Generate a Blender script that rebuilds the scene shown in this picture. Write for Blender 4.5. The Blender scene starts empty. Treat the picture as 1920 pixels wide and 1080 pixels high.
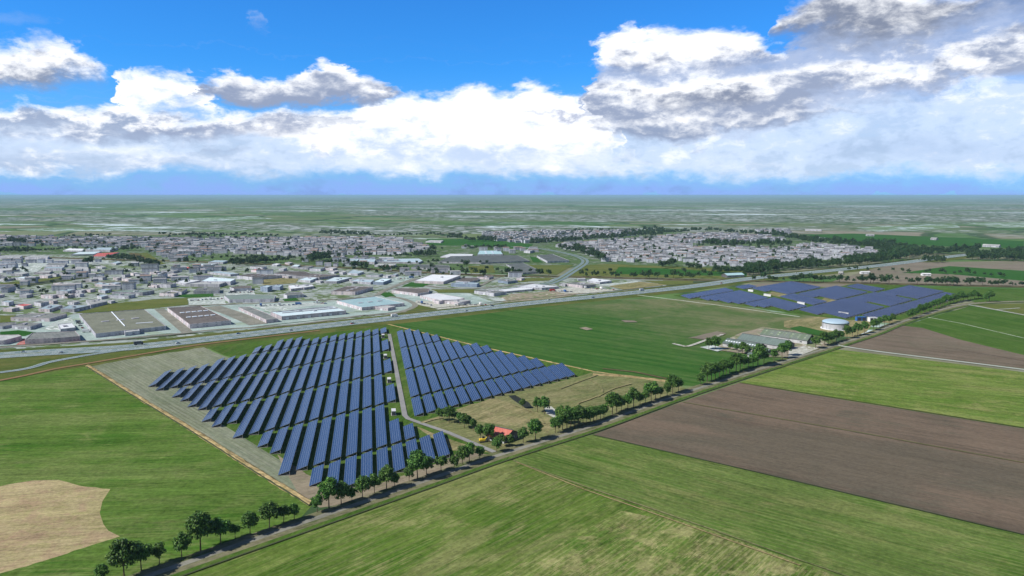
import bpy, bmesh, math, random
from mathutils import Vector, Matrix
import numpy as np
R = math.radians
rnd = random.Random(7)
SC = bpy.context.scene
COL = SC.collection

# ------------------------------------------------------------------ camera
CAM_H, FPX, HY = 150.0, 1400.0, 366.0
PITCH = math.atan((540 - HY) / FPX)
cd = bpy.data.cameras.new('camera'); cam = bpy.data.objects.new('camera', cd); COL.objects.link(cam)
cam.location = (0, 0, CAM_H); cam.rotation_euler = (math.pi / 2 - PITCH, 0, 0)
cd.sensor_width = 36; cd.lens = 36 * FPX / 1920; cd.clip_start = 1; cd.clip_end = 300000
SC.camera = cam
SC.view_settings.view_transform = 'Standard'; SC.view_settings.look = 'None'
SC.view_settings.exposure = 0.0; SC.view_settings.gamma = 1.0
SC.cycles.max_bounces = 5; SC.cycles.diffuse_bounces = 2; SC.cycles.glossy_bounces = 2
SC.cycles.volume_bounces = 0; SC.cycles.sample_clamp_indirect = 4

# ------------------------------------------------------------------ node helpers
class NT:
    def __init__(s, nt): s.nt = nt; s.n = nt.nodes; s.l = nt.links
    def put(s, node, i, v):
        if v is None: return
        if isinstance(v, bpy.types.NodeSocket): s.l.new(v, node.inputs[i])
        else: node.inputs[i].default_value = v
    def m(s, op, a, b=None, c=None, clamp=False):
        n = s.n.new('ShaderNodeMath'); n.operation = op; n.use_clamp = clamp
        s.put(n, 0, a); s.put(n, 1, b); s.put(n, 2, c); return n.outputs[0]
    def add(s, a, b): return s.m('ADD', a, b)
    def sub(s, a, b): return s.m('SUBTRACT', a, b)
    def mul(s, a, b): return s.m('MULTIPLY', a, b)
    def mr(s, v, a, b, c=0.0, d=1.0, smooth=True):
        n = s.n.new('ShaderNodeMapRange'); n.interpolation_type = 'SMOOTHSTEP' if smooth else 'LINEAR'
        for i, q in enumerate((v, a, b, c, d)): s.put(n, i, q)
        return n.outputs[0]
    def mix(s, f, a, b, bt='MIX'):
        n = s.n.new('ShaderNodeMix'); n.data_type = 'RGBA'; n.blend_type = bt
        col = lambda c: c if isinstance(c, bpy.types.NodeSocket) else (c[0], c[1], c[2], 1)
        s.put(n, 0, f); s.put(n, 6, col(a)); s.put(n, 7, col(b)); return n.outputs[2]
    def vm(s, op, a, b=None, out=0):
        n = s.n.new('ShaderNodeVectorMath'); n.operation = op
        s.put(n, 0, a)
        if b is not None: s.put(n, 1, b)
        return n.outputs[out]
    def scale(s, v, k):
        n = s.n.new('ShaderNodeVectorMath'); n.operation = 'SCALE'; s.put(n, 0, v); s.put(n, 3, k); return n.outputs[0]
    def comb(s, x, y, z):
        n = s.n.new('ShaderNodeCombineXYZ'); s.put(n, 0, x); s.put(n, 1, y); s.put(n, 2, z); return n.outputs[0]
    def sep(s, v):
        n = s.n.new('ShaderNodeSeparateXYZ'); s.put(n, 0, v); return n.outputs
    def noise(s, vec, scale=1, detail=4, rough=.55, dist=0, col=False):
        n = s.n.new('ShaderNodeTexNoise'); s.put(n, 'Vector', vec); s.put(n, 'Scale', scale)
        s.put(n, 'Detail', detail); s.put(n, 'Roughness', rough); s.put(n, 'Distortion', dist)
        return n.outputs[1 if col else 0]
    def vor(s, vec, scale=1, out='Color', feat='F1', rand=1.0):
        n = s.n.new('ShaderNodeTexVoronoi'); n.feature = feat; s.put(n, 'Vector', vec); s.put(n, 'Scale', scale)
        s.put(n, 'Randomness', rand); return n.outputs[out]
    def pos(s): return s.n.new('ShaderNodeNewGeometry').outputs['Position']
    def rot(s, v, ang):
        n = s.n.new('ShaderNodeVectorRotate'); n.rotation_type = 'Z_AXIS'; s.put(n, 'Vector', v); s.put(n, 'Angle', ang); return n.outputs[0]
    def ramp(s, f, stops, interp='LINEAR'):
        n = s.n.new('ShaderNodeValToRGB'); cr = n.color_ramp; cr.interpolation = interp
        while len(cr.elements) < len(stops): cr.elements.new(.5)
        for e, (p, c) in zip(cr.elements, stops): e.position = p; e.color = (*c, 1)
        s.put(n, 0, f); return n.outputs[0]
    def hsv(s, c, v=None, sat=None, hue=None):
        n = s.n.new('ShaderNodeHueSaturation'); s.put(n, 'Color', c); s.put(n, 'Value', v); s.put(n, 'Saturation', sat); s.put(n, 'Hue', hue); return n.outputs[0]

# ------------------------------------------------------------------ sun and sky
SUN_EL, SHADOW_AZ = 42.0, 68.0                      # shadows fall towards this compass bearing (from +Y, clockwise)
ld = bpy.data.lights.new('sun', 'SUN'); sun = bpy.data.objects.new('sun', ld); COL.objects.link(sun)
ld.energy = 5.0; ld.angle = R(.5); ld.color = (1, .955, .88)
sd = Vector((math.sin(R(SHADOW_AZ)) * math.cos(R(SUN_EL)), math.cos(R(SHADOW_AZ)) * math.cos(R(SUN_EL)), -math.sin(R(SUN_EL))))
sun.rotation_euler = sd.to_track_quat('-Z', 'Y').to_euler(); sun.location = (-800, -200, 900)

w = bpy.data.worlds.new('World'); SC.world = w; w.use_nodes = True
w.node_tree.nodes.clear(); W = NT(w.node_tree)
def sky_xy(px, py):                                  # picture point -> (azimuth, tan elevation)
    dx = (px - 960) / FPX; dz = (540 - py) / FPX
    wy = math.cos(PITCH) + dz * math.sin(PITCH); wz = -math.sin(PITCH) + dz * math.cos(PITCH)
    return math.atan2(dx, wy), wz / math.hypot(dx, wy)
st = W.n.new('ShaderNodeTexSky'); st.sky_type = 'NISHITA'; st.sun_disc = False
st.sun_elevation = R(SUN_EL); st.sun_rotation = R(SHADOW_AZ + 180)
st.altitude = 150; st.air_density = 1.0; st.dust_density = .3; st.ozone_density = 2.0
dirv = W.n.new('ShaderNodeTexCoord').outputs['Generated']
X, Y, Z = W.sep(dirv)
az_ = W.m('ARCTAN2', X, Y)
el_ = W.m('DIVIDE', Z, W.m('SQRT', W.add(W.mul(X, X), W.mul(Y, Y))))
flat = W.comb(az_, W.mul(el_, 1.9), 0)
nA = W.noise(flat, 9, 6, .6, .3, True); nB = W.noise(flat, 34, 6, .62, .2, True)
ax, ay, az2 = W.sep(nA); bx, by, bz = W.sep(nB)
wa = W.add(az_, W.add(W.mul(W.sub(ax, .5), .16), W.mul(W.sub(bx, .5), .05)))
we = W.add(el_, W.add(W.mul(W.sub(ay, .5), .055), W.mul(W.sub(by, .5), .032)))
A0, A1, E0, E1 = -.8, .8, -.08, .32
wan = W.mr(wa, A0, A1, 0, 1, False)
def curve(pts):
    pts = sorted(sky_xy(x, y) for x, y in pts)
    n = W.n.new('ShaderNodeFloatCurve'); W.put(n, 'Value', wan); c = n.mapping.curves[0]
    q = [(min(1, max(0, (a - A0) / (A1 - A0))), min(1, max(0, (e - E0) / (E1 - E0)))) for a, e in pts]
    if q[0][0] > .004: q = [(0, q[0][1])] + q
    if q[-1][0] < .996: q = q + [(1, q[-1][1])]
    while len(c.points) < len(q): c.points.new(.5, .5)
    for pnt, (a, b) in zip(c.points, q): pnt.location = (a, b); pnt.handle_type = 'AUTO_CLAMPED'
    n.mapping.use_clip = False; n.mapping.update()
    return W.mr(n.outputs[0], 0, 1, E0, E1, False)
def tint(c, k): return tuple(v * k for v in c)
skyc = W.mix(1.0, st.outputs[0], (.22, .90, 1.75), 'MULTIPLY')
skyc = W.mix(W.m('MAXIMUM', W.mr(el_, .3, .6), W.mr(W.m('ABSOLUTE', az_), .85, 1.3)), skyc, W.mix(1.0, st.outputs[0], (.48, .52, .60), 'MULTIPLY'))  # sky out of view dimmed and desaturated to weaken its blue fill light
horizon = W.mr(el_, -.005, .17, 1, 0)
skyc = W.mix(W.mul(horizon, .65), skyc, (3.2, 5.2, 9.8))
col = skyc
WHITE, PALE, GREY, DARK = (11.2, 11.4, 11.8), (7.2, 8.4, 10.4), (3.6, 4.1, 5.2), (2.2, 2.55, 3.4)
def veil(top, bot, soft_t, soft_b, colr, amt, tex=.5):
    global col
    t, b = curve(top), curve(bot)
    al = W.mul(W.mr(W.sub(t, we), 0, soft_t), W.mr(W.sub(we, b), 0, soft_b))
    al = W.mul(al, W.mr(W.add(W.mul(az2, .6), W.mul(bz, .4)), .5 - tex, .5 + .12, 1 - tex, 1.0))
    tx = W.add(W.mul(az2, .55), W.mul(bz, .45))
    cc_ = W.mix(W.mr(tx, .40, .50), tint(colr, .86), colr); cc_ = W.mix(W.mul(W.mr(tx, .52, .64), .8 if tex > .32 else (.25 if tex > .2 else 0)), cc_, WHITE)
    col = W.mix(W.mul(al, amt), col, cc_)
def cloud(top, bot, soft=.012, lit=WHITE, base=GREY, split=(.25, .6), bright=0.0, amt=1.0, rag=.5):
    global col
    t, b = curve(top), curve(bot)
    thick = W.m('MAXIMUM', W.sub(t, b), .004)
    up = W.sub(t, we); dn = W.sub(we, b)
    cover = W.m('MINIMUM', up, W.mul(dn, .8))
    al = W.mr(cover, -.001, soft * 1.7)
    h = W.m('DIVIDE', dn, thick)
    h = W.add(W.add(h, bright), W.add(W.mul(W.sub(az2, .5), 1.1 * rag * 2), W.mul(W.sub(bz, .5), 1.3 * rag * 2)))
    sh = W.mr(h, split[0], split[1])
    c = W.mix(sh, base, lit)
    col = W.mix(W.mul(al, amt), col, c)
# far wall of cloud, bright
veil([(-400, 150), (0, 185), (200, 190), (420, 200), (700, 190), (1000, 180), (1150, 190), (1500, 170), (1920, 130), (2400, 90)],
     [(-400, 338), (300, 335), (960, 338), (1400, 345), (1920, 345), (2400, 345)], .02, .022, PALE, .92, .35)
cloud([(180, 240), (235, 175), (250, 125), (345, 128), (370, 160), (420, 195), (600, 215), (640, 200), (740, 168), (860, 162), (940, 170), (1000, 150), (1060, 168), (1120, 180), (1150, 260), (1200, 320)],
      [(180, 250), (250, 230), (350, 215), (470, 265), (600, 305), (760, 318), (900, 325), (1080, 330), (1150, 300), (1200, 320)], .010, WHITE, (6.2, 7.6, 10.0), (.12, .62), .08, 1, .45)
cloud([(600, 330), (640, 285), (720, 278), (900, 300), (960, 290), (1060, 270), (1180, 290), (1300, 320)],
      [(600, 330), (640, 325), (900, 330), (960, 332), (1060, 330), (1180, 325), (1300, 325)], .02, WHITE, PALE, (.0, .4), .1, .85, .35)
cloud([(1240, 300), (1330, 285), (1450, 290), (1560, 310)], [(1240, 315), (1330, 325), (1450, 325), (1560, 320)], .02, WHITE, PALE, (.0, .6), 0, .7, .3)
veil([(1480, 300), (1580, 250), (1720, 235), (1920, 250), (2300, 240)], [(1480, 310), (1600, 325), (1920, 325), (2300, 330)], .035, .03, (4.6, 6.2, 9.0), .7, .3)
veil([(-400, 250), (0, 262), (150, 275), (400, 290), (600, 320)], [(-400, 335), (200, 330), (500, 328), (600, 325)], .03, .02, (3.9, 5.1, 7.3), .85, .4)
veil([(1060, 215), (1110, 120), (1200, 100), (1420, 90), (1500, 50), (1700, 25), (1920, -10), (2300, -20)], [(1060, 240), (1150, 275), (1350, 280), (1500, 250), (1700, 200), (1920, 170), (2300, 150)], .02, .03, (4.9, 5.8, 7.9), .95, .4)
# grey tiers on the left
cloud([(-300, 170), (0, 190), (60, 178), (140, 195), (220, 190), (330, 205), (460, 212), (560, 205), (660, 208), (720, 235)],
      [(-300, 250), (0, 255), (110, 258), (220, 275), (350, 272), (500, 250), (640, 245), (720, 238)], .010, WHITE, (3.6, 4.5, 6.4), (.35, .95), 0, .95, .95)
cloud([(60, 300), (140, 268), (260, 262), (330, 272), (430, 282), (520, 300)], [(60, 305), (140, 300), (260, 312), (330, 315), (430, 305), (520, 302)], .012, WHITE, (4.6, 5.8, 7.8), (.1, .9), 0, .8, .5)
cloud([(330, 185), (350, 145), (400, 135), (450, 126), (500, 138), (545, 128), (575, 112), (605, 98), (640, 118), (680, 140), (720, 148), (752, 165), (775, 185)],
      [(330, 190), (370, 182), (430, 200), (500, 208), (570, 210), (640, 198), (700, 202), (750, 178), (775, 190)], .007, WHITE, (3.2, 3.9, 5.6), (.3, .95), 0, 1, .5)
cloud([(-260, 60), (-100, 60), (0, 62), (50, 50), (110, 48), (150, 72), (185, 98), (228, 135), (250, 150)],
      [(-260, 190), (-100, 190), (0, 184), (60, 172), (120, 160), (185, 162), (225, 155), (250, 155)], .014, WHITE, (2.8, 3.4, 4.8), (.22, .80), 0, 1, .55)
veil([(-260, -10), (0, 8), (60, 12), (130, 18), (170, 35)], [(-260, 40), (0, 42), (60, 45), (130, 44), (170, 38)], .02, .02, (5.0, 6.2, 9), .8, .3)
cloud([(425, 60), (440, 30), (462, 17), (485, 30), (500, 62)], [(425, 62), (445, 52), (470, 58), (490, 62), (500, 66)], .016, PALE, (4.4, 5.4, 8), (.2, .8), 0, .75, .3)
GB = (3.5, 4.2, 6.0)
cloud([(215, 250), (260, 216), (330, 222), (400, 210), (480, 220), (560, 214), (640, 226), (670, 250)], [(215, 252), (300, 262), (420, 258), (520, 262), (640, 252), (670, 250)], .009, WHITE, GB, (.45, 1.1), 0, .85, .9)
cloud([(-60, 250), (0, 232), (80, 238), (160, 230), (240, 250)], [(-60, 252), (0, 262), (100, 270), (200, 264), (240, 250)], .009, WHITE, GB, (.4, 1.0), 0, .85, .9)
cloud([(350, 285), (390, 262), (430, 266), (475, 285)], [(350, 286), (400, 290), (440, 292), (475, 286)], .010, PALE, GB, (.5, 1.2), 0, .75, .7)
cloud([(960, 215), (1000, 203), (1040, 202), (1080, 212), (1100, 220)], [(960, 216), (1010, 214), (1060, 224), (1085, 226), (1100, 221)], .005, GB, (3.6, 4.3, 6.6), (.3, 1.0), 0, .9, .3)
cloud([(575, 285), (590, 268), (608, 270), (622, 284)], [(575, 286), (600, 287), (622, 285)], .007, PALE, GB, (.6, 1.2), 0, .8, .5)
cloud([(815, 268), (835, 257), (855, 262), (865, 268)], [(815, 269), (840, 268), (865, 269)], .006, GB, GB, (.6, 1.2), 0, .7, .5)
cloud([(1285, 290), (1310, 279), (1335, 284), (1345, 290)], [(1285, 291), (1320, 292), (1345, 291)], .006, GB, GB, (.6, 1.2), 0, .7, .5)
# right hand towers
cloud([(1070, 230), (1110, 150), (1180, 135), (1300, 142), (1400, 140), (1480, 125), (1560, 105), (1640, 118), (1720, 110), (1790, 85), (1850, 62), (1920, 45), (2100, 30), (2300, 40)],
      [(1070, 240), (1150, 250), (1300, 262), (1450, 240), (1560, 190), (1650, 172), (1750, 155), (1850, 148), (1920, 135), (2100, 120), (2300, 120)], .008, WHITE, (3.4, 4.1, 5.8), (.35, 1.0), .05, .95, .65)
cloud([(1080, 265), (1120, 238), (1200, 214), (1300, 210), (1400, 216), (1470, 200), (1540, 202), (1650, 208)],
      [(1080, 262), (1140, 266), (1250, 272), (1350, 262), (1450, 246), (1550, 226), (1650, 212)], .007, WHITE, (3.2, 4.0, 5.8), (.3, 1.0), 0, .95, .5)
cloud([(1180, 185), (1210, 142), (1300, 138), (1400, 140), (1450, 160), (1520, 200)],
      [(1180, 190), (1220, 200), (1300, 212), (1400, 210), (1450, 200), (1520, 202)], .012, WHITE, (2.7, 3.2, 4.5), (.30, .85), 0, 1, .5)
cloud([(1085, 108), (1120, 78), (1160, 42), (1195, 24), (1215, 34), (1240, 46), (1300, 34), (1350, 42), (1400, 55), (1450, 80), (1480, 110)],
      [(1085, 112), (1130, 138), (1200, 145), (1300, 146), (1400, 138), (1450, 124), (1480, 112)], .012, WHITE, (3.2, 3.8, 5.4), (.05, .6), .05, 1, .5)
cloud([(1415, 78), (1440, 25), (1470, -10), (1600, -40), (1800, -40), (1950, -40), (2300, -40)],
      [(1415, 80), (1480, 88), (1560, 98), (1640, 104), (1720, 98), (1800, 72), (1880, 48), (1980, 20), (2300, 20)], .016, WHITE, (2.5, 2.95, 4.1), (.30, 1.05), 0, 1, .55)
# band of clear blue distance under the clouds
veil([(-900, 330), (0, 326), (960, 330), (1920, 332), (2600, 332)], [(-900, 375), (2600, 375)], .022, .001, (2.9, 4.7, 9.8), .95, .05)
bg = W.n.new('ShaderNodeBackground'); W.put(bg, 0, col); bg.inputs[1].default_value = .1
wo = W.n.new('ShaderNodeOutputWorld'); W.l.new(bg.outputs[0], wo.inputs[0])
w.cycles.sampling_method = 'MANUAL'; w.cycles.sample_map_resolution = 256

# ------------------------------------------------------------------ geometry helpers
def g(x, y, z=0.0):                                  # picture point (1920 x 1080) -> point on the plane of height z
    dx = (x - 960) / FPX; dz = (540 - y) / FPX
    wy = math.cos(PITCH) + dz * math.sin(PITCH); wz = -math.sin(PITCH) + dz * math.cos(PITCH)
    t = (z - CAM_H) / wz
    return Vector((dx * t, wy * t, z))
def ppm(x, y):                                       # picture pixels per metre (upright) at a ground point
    p = g(x, y); return FPX / (p.y * math.cos(PITCH) + CAM_H * math.sin(PITCH)) * math.cos(PITCH)
AZ = math.atan((690 - 960) / (FPX / math.cos(PITCH)))
UV_ = (Vector((math.cos(AZ), -math.sin(AZ), 0)), Vector((math.sin(AZ), math.cos(AZ), 0)))
C1 = lambda x, y: (x / 4.32, 420 + y / 4.32)
C2 = lambda x, y: (300 + x / 4.32, 420 + y / 4.32)
C3 = lambda x, y: (600 + x / 4.32, 420 + y / 4.32)
C4 = lambda x, y: (900 + x / 4.32, 400 + y / 4.32)
C5 = lambda x, y: (1250 + x / 4.8, 380 + y / 4.8)
C6 = lambda x, y: (1520 + x / 4.8, 380 + y / 4.8)
Z2 = lambda x, y: (640 + x / 4, 580 + y / 4)
Z3 = lambda x, y: (460 + x / 4, 760 + y / 4)
Z5 = lambda x, y: (1240 + x / 4.8, 500 + y / 4.8)
Z6 = lambda x, y: (1560 + x / 5.333, 500 + y / 5.333)
Z7 = lambda x, y: (x / 4, 820 + y / 4)

def link(name, me, parent=None):
    o = bpy.data.objects.new(name, me); COL.objects.link(o)
    if parent is not None: o.parent = parent
    return o
def mesh(name, verts, faces, mats, mi=None, smooth=False):
    me = bpy.data.meshes.new(name); me.from_pydata([tuple(v) for v in verts], [], faces)
    for m_ in (mats if isinstance(mats, (list, tuple)) else [mats]): me.materials.append(m_)
    if mi is not None: me.polygons.foreach_set('material_index', mi)
    if smooth: me.polygons.foreach_set('use_smooth', [True] * len(me.polygons))
    me.update(); return me
def tag(o, label=None, cat=None, group=None, kind=None):
    if label: o['label'] = label
    if cat: o['category'] = cat
    if group: o['group'] = group
    if kind: o['kind'] = kind
    return o
def empty(name, loc, rz=0):
    o = bpy.data.objects.new(name, None); COL.objects.link(o); o.location = loc; o.rotation_euler = (0, 0, rz)
    o.empty_display_size = 1; return o
class MB:
    def __init__(s): s.v = []; s.f = []; s.mi = []
    def face(s, pts, m=0):
        i = len(s.v); s.v += [tuple(p) for p in pts]; s.f.append(tuple(range(i, i + len(pts)))); s.mi.append(m)
    def box(s, c, d, rz=0, m=0, z0=None):
        x, y, z = d[0] / 2, d[1] / 2, d[2] / 2; i = len(s.v); ca, sa = math.cos(rz), math.sin(rz)
        for dz in (-z, z):
            for dx, dy in ((-x, -y), (x, -y), (x, y), (-x, y)):
                s.v.append((c[0] + dx * ca - dy * sa, c[1] + dx * sa + dy * ca, c[2] + dz))
        for f in ((3, 2, 1, 0), (4, 5, 6, 7), (0, 1, 5, 4), (1, 2, 6, 5), (2, 3, 7, 6), (3, 0, 4, 7)):
            s.f.append(tuple(i + k for k in f)); s.mi.append(m)
    def bar(s, a, b, r=.08, m=0, sides=4, r2=None):
        a, b = Vector(a), Vector(b); d = (b - a).normalized(); r2 = r if r2 is None else r2
        u = d.orthogonal().normalized(); v_ = d.cross(u); i = len(s.v)
        for p, rr in ((a, r), (b, r2)):
            for k in range(sides):
                t = 2 * math.pi * (k + .5) / sides; s.v.append(tuple(p + (u * math.cos(t) + v_ * math.sin(t)) * rr))
        for k in range(sides):
            q = (k + 1) % sides; s.f.append((i + k, i + q, i + sides + q, i + sides + k)); s.mi.append(m)
        s.f.append(tuple(i + sides + k for k in range(sides))); s.mi.append(m)
        s.f.append(tuple(i + k for k in reversed(range(sides)))); s.mi.append(m)
    def prism(s, poly, z0, z1, m=0, top=True, mt=None, bottom=False):
        n = len(poly); i = len(s.v)
        area = sum(poly[k][0] * poly[(k + 1) % n][1] - poly[(k + 1) % n][0] * poly[k][1] for k in range(n))
        if area < 0: poly = poly[::-1]
        s.v += [(p[0], p[1], z0) for p in poly] + [(p[0], p[1], z1) for p in poly]
        for k in range(n):
            q = (k + 1) % n; s.f.append((i + k, i + q, i + n + q, i + n + k)); s.mi.append(m)
        if top: s.f.append(tuple(i + n + k for k in range(n))); s.mi.append(m if mt is None else mt)
        if bottom: s.f.append(tuple(i + k for k in reversed(range(n)))); s.mi.append(m)
    def me(s, name, mats, smooth=False): return mesh(name, s.v, s.f, mats, s.mi, smooth)
    def build(s, name, mats, parent=None, smooth=False): return link(name, s.me(name, mats, smooth), parent)
def ordn(n):
    a = ['', 'first', 'second', 'third', 'fourth', 'fifth', 'sixth', 'seventh', 'eighth', 'ninth', 'tenth', 'eleventh', 'twelfth', 'thirteenth', 'fourteenth', 'fifteenth', 'sixteenth', 'seventeenth', 'eighteenth', 'nineteenth']
    if n < 20: return a[n]
    t = ['', '', 'twent', 'thirt', 'fort', 'fift', 'sixt', 'sevent', 'eight', 'ninet']
    if n >= 100: return 'hundredth' if n == 100 else 'hundred-and-' + ordn(n - 100)
    return t[n // 10] + ('ieth' if n % 10 == 0 else 'y-' + a[n % 10])

# ------------------------------------------------------------------ materials
def mat(name, rough=.9, spec=.2, metal=0):
    m_ = bpy.data.materials.new(name); m_.use_nodes = True; t = NT(m_.node_tree); b = t.n['Principled BSDF']
    b.inputs['Roughness'].default_value = rough; b.inputs['Specular IOR Level'].default_value = spec; b.inputs['Metallic'].default_value = metal
    t.b = b; return m_, t
def plain(name, c, var=.12, scale=.25, rough=.85, spec=.25, metal=0):
    m_, t = mat(name, rough, spec, metal)
    n = t.noise(t.pos(), scale, 5, .6)
    rn = t.n.new('ShaderNodeObjectInfo').outputs['Random']
    v = t.add(t.mr(n, .25, .75, 1 - var, 1 + var, False), t.mr(rn, 0, 1, -var * .8, var * .8, False))
    t.put(t.b, 'Base Color', t.hsv((*c, 1), v)); return m_
def pang(a, b):                                      # world direction of a line traced in the picture
    d = g(*b) - g(*a); return math.atan2(d.y, d.x)
def field(name, ca, cb, cc=None, ang=0.0, streak=5.0, slen=120, patch=90, ccam=.4, fine=.25, contrast=1.0, rows=0.0, rowcol=None, fs=.4):
    m_, t = mat(name, 1.0, .0)
    p = t.rot(t.pos(), -ang); x, y, z = t.sep(p)
    big = t.noise(p, 1 / patch, 4, .6, .4)
    st_ = t.noise(t.comb(t.mul(x, 1 / slen), t.mul(y, 1 / streak), 0), 1, 4, .65)
    st2 = t.noise(t.comb(t.mul(x, 3.2 / slen), t.mul(y, 5.5 / streak), 3), 1, 3, .6)
    fi = t.noise(p, fs, 3, .7)
    f = t.add(t.add(t.mul(big, .45), t.mul(st_, .4)), t.mul(st2, .25))
    c = t.mix(t.mr(f, .51 - .11 / contrast, .51 + .11 / contrast), ca, cb)
    if cc:
        k = t.add(t.mul(t.noise(p, 2.6 / patch, 5, .65, .5), .6), t.mul(st2, .4))
        c = t.mix(t.mul(t.mr(k, .5, .66), ccam), c, cc)
    k2 = t.noise(t.comb(t.mul(x, .9 / slen), t.mul(y, .16 / streak), 11), 1, 5, .7, .3)
    if cc: c = t.mix(t.mul(t.mr(k2, .50, .62), min(.75, ccam * .9)), c, t.mix(.35, cc, cb))
    if rows:
        rr = t.m('SINE', t.mul(t.add(y, t.mul(big, 1.2)), 2 * math.pi / rows))
        c = t.mix(t.mul(t.mr(rr, .2, 1), t.mr(t.noise(p, .02, 3, .5), .35, .65, .15, .6)), c, rowcol)
    f2 = t.noise(t.comb(t.mul(x, .10), t.mul(y, .48), 7), 1, 5, .75)
    f3 = t.noise(t.comb(t.mul(x, .012), t.mul(y, .10), 2), 1, 4, .6)
    fv = t.add(t.add(t.mul(fi, .35), t.mul(f2, .40)), t.mul(f3, .25))
    c = t.hsv(c, t.mul(t.mr(fv, .34, .66, 1 - fine * 1.7, 1 + fine * 1.9, False), .92), 1.08)
    pale_ = t.mul(t.mr(t.add(t.mul(f2, .55), t.mul(big, .45)), .55, .66), fine)
    c = t.mix(pale_, c, cc if cc else cb)
    t.put(t.b, 'Base Color', c); return m_
# (.042, .105, .018), (.082, .155, .034), (.20, .23, .09)

M = {}
M['base'] = None
def base_ground():
    m_, t = mat('countryside', 1, 0)
    p = t.rot(t.pos(), .35); x, y, z = t.sep(p)
    wob = t.noise(p, 1 / 1500, 3, .5, 0, True)
    q = t.vm('ADD', t.comb(t.mul(x, 1 / 520), t.mul(y, 1 / 300), 0), t.scale(wob, .8))
    cell = t.vor(q, 1); cr, cg, cb_ = t.sep(cell)
    c = t.ramp(cr, [(0, (.055, .125, .035)), (.22, (.09, .16, .05)), (.42, (.13, .17, .075)), (.6, (.065, .13, .042)), (.74, (.19, .19, .13)), (.86, (.11, .18, .06)), (1, (.22, .20, .16))])
    edge = t.vor(q, 1, 'Distance', 'DISTANCE_TO_EDGE')
    c = t.mix(t.mr(edge, .025, .05, .85, 0), c, (.035, .07, .03))
    c = t.hsv(c, t.mr(t.noise(p, .02, 5, .65), .3, .7, .90, 1.5, False))
    # distant towns: speckles of pale roofs and dark trees
    tm = t.mr(t.noise(t.comb(t.mul(x, 1 / 4200), t.mul(y, 1 / 2400), 1.7), 1, 5, .68, .4), .47, .56)
    sp = t.vor(t.comb(t.mul(x, 1 / 34), t.mul(y, 1 / 34), 0), 1); sr, sg, sb = t.sep(sp)
    tc = t.ramp(sr, [(0, (.04, .075, .035)), (.4, (.10, .145, .08)), (.62, (.20, .23, .20)), (.85, (.32, .34, .34)), (1, (.58, .64, .68))])
    c = t.mix(t.mul(tm, .9), c, tc)
    # pale glasshouses and industrial roofs
    gl = t.noise(t.comb(t.mul(x, 1 / 1500), t.mul(y, 1 / 600), 5), 1, 5, .7)
    c = t.mix(t.mul(t.mr(gl, .575, .62), t.mr(sg, .2, .6, .4, 1)), c, (.62, .74, .78))
    t.put(t.b, 'Base Color', c); return m_
def urban(name, pale, mid, green, greenamt, cellm=14, ang=.2, white=(.55, .6, .6), wamt=.35):
    m_, t = mat(name, 1, 0)
    p = t.rot(t.pos(), ang); x, y, z = t.sep(p)
    big = t.noise(p, 1 / 70, 5, .65, .6)
    sp = t.vor(t.comb(t.mul(x, 1 / cellm), t.mul(y, 1 / (cellm * .7)), 0), 1); sr, sg, sb = t.sep(sp)
    c = t.mix(sr, pale, mid)
    c = t.mix(t.mul(t.mr(sg, 1 - wamt, 1 - wamt + .05), t.mr(big, .4, .6)), c, white)
    c = t.mix(t.mr(t.add(t.mul(big, .8), t.mul(sb, .2)), .62 - greenamt * .3, .68 - greenamt * .3), c, t.mix(sr, green, tint(green, 1.6)))
    c = t.hsv(c, t.mr(t.noise(p, .35, 4, .7), .3, .7, .8, 1.2, False))
    t.put(t.b, 'Base Color', c); return m_
M['base'] = base_ground()
M['ind'] = urban('industrial_ground', (.38, .43, .41), (.24, .28, .255), (.10, .14, .065), .45, 9, .2, (.45, .5, .48), .3)
M['town'] = urban('town_ground', (.24, .27, .24), (.17, .20, .16), (.07, .115, .045), .75, 9, .4, (.5, .52, .52), .2)
M['yard'] = urban('paved_yard', (.40, .50, .47), (.30, .385, .36), (.22, .28, .22), .1, 20, .2, (.5, .58, .55), .2)
M['whiteyard'] = urban('concrete_yard', (.50, .56, .54), (.36, .41, .39), (.28, .33, .29), .3, 4, .2, (.78, .82, .82), .35)
M['glassyard'] = urban('glasshouse_ground', (.55, .66, .70), (.20, .27, .24), (.12, .18, .09), .65, 70, .3, (.75, .85, .9), .3)
M['dirtyard'] = urban('dirt_yard', (.33, .28, .21), (.27, .245, .19), (.15, .18, .09), .3, 5, .2, (.6, .56, .5), .15)
M['redyard'] = urban('red_yard', (.50, .12, .12), (.36, .2, .18), (.45, .38, .36), .1, 4, .2, (.7, .55, .55), .1)
def road_mat(name, c, c2, sc=.5):
    m_, t = mat(name, .95, .1); n = t.noise(t.pos(), sc, 5, .7); n2 = t.noise(t.pos(), .05, 4, .6)
    t.put(t.b, 'Base Color', t.mix(t.mr(t.add(t.mul(n, .5), t.mul(n2, .5)), .38, .62), c, c2)); return m_
M['asphalt'] = road_mat('asphalt', (.15, .215, .225), (.22, .29, .30))
M['lane'] = road_mat('lane_surface', (.19, .19, .155), (.29, .285, .24), .25)
M['track'] = road_mat('access_track_surface', (.25, .25, .245), (.32, .32, .31))
M['paletrack'] = road_mat('pale_track', (.38, .42, .36), (.5, .53, .47))
M['paint'] = plain('road_paint', (.8, .82, .82), .05)
M['straw'] = field('dry_straw', (.26, .21, .10), (.42, .33, .19), (.16, .13, .07), pang((165, 686), (585, 945)), 1.2, 9, 12, .6, .35)
M['laneverge'] = field('lane_verge', (.085, .12, .04), (.20, .19, .12), (.25, .23, .17), .6, 4, 20, 25, .5, .3)
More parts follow.
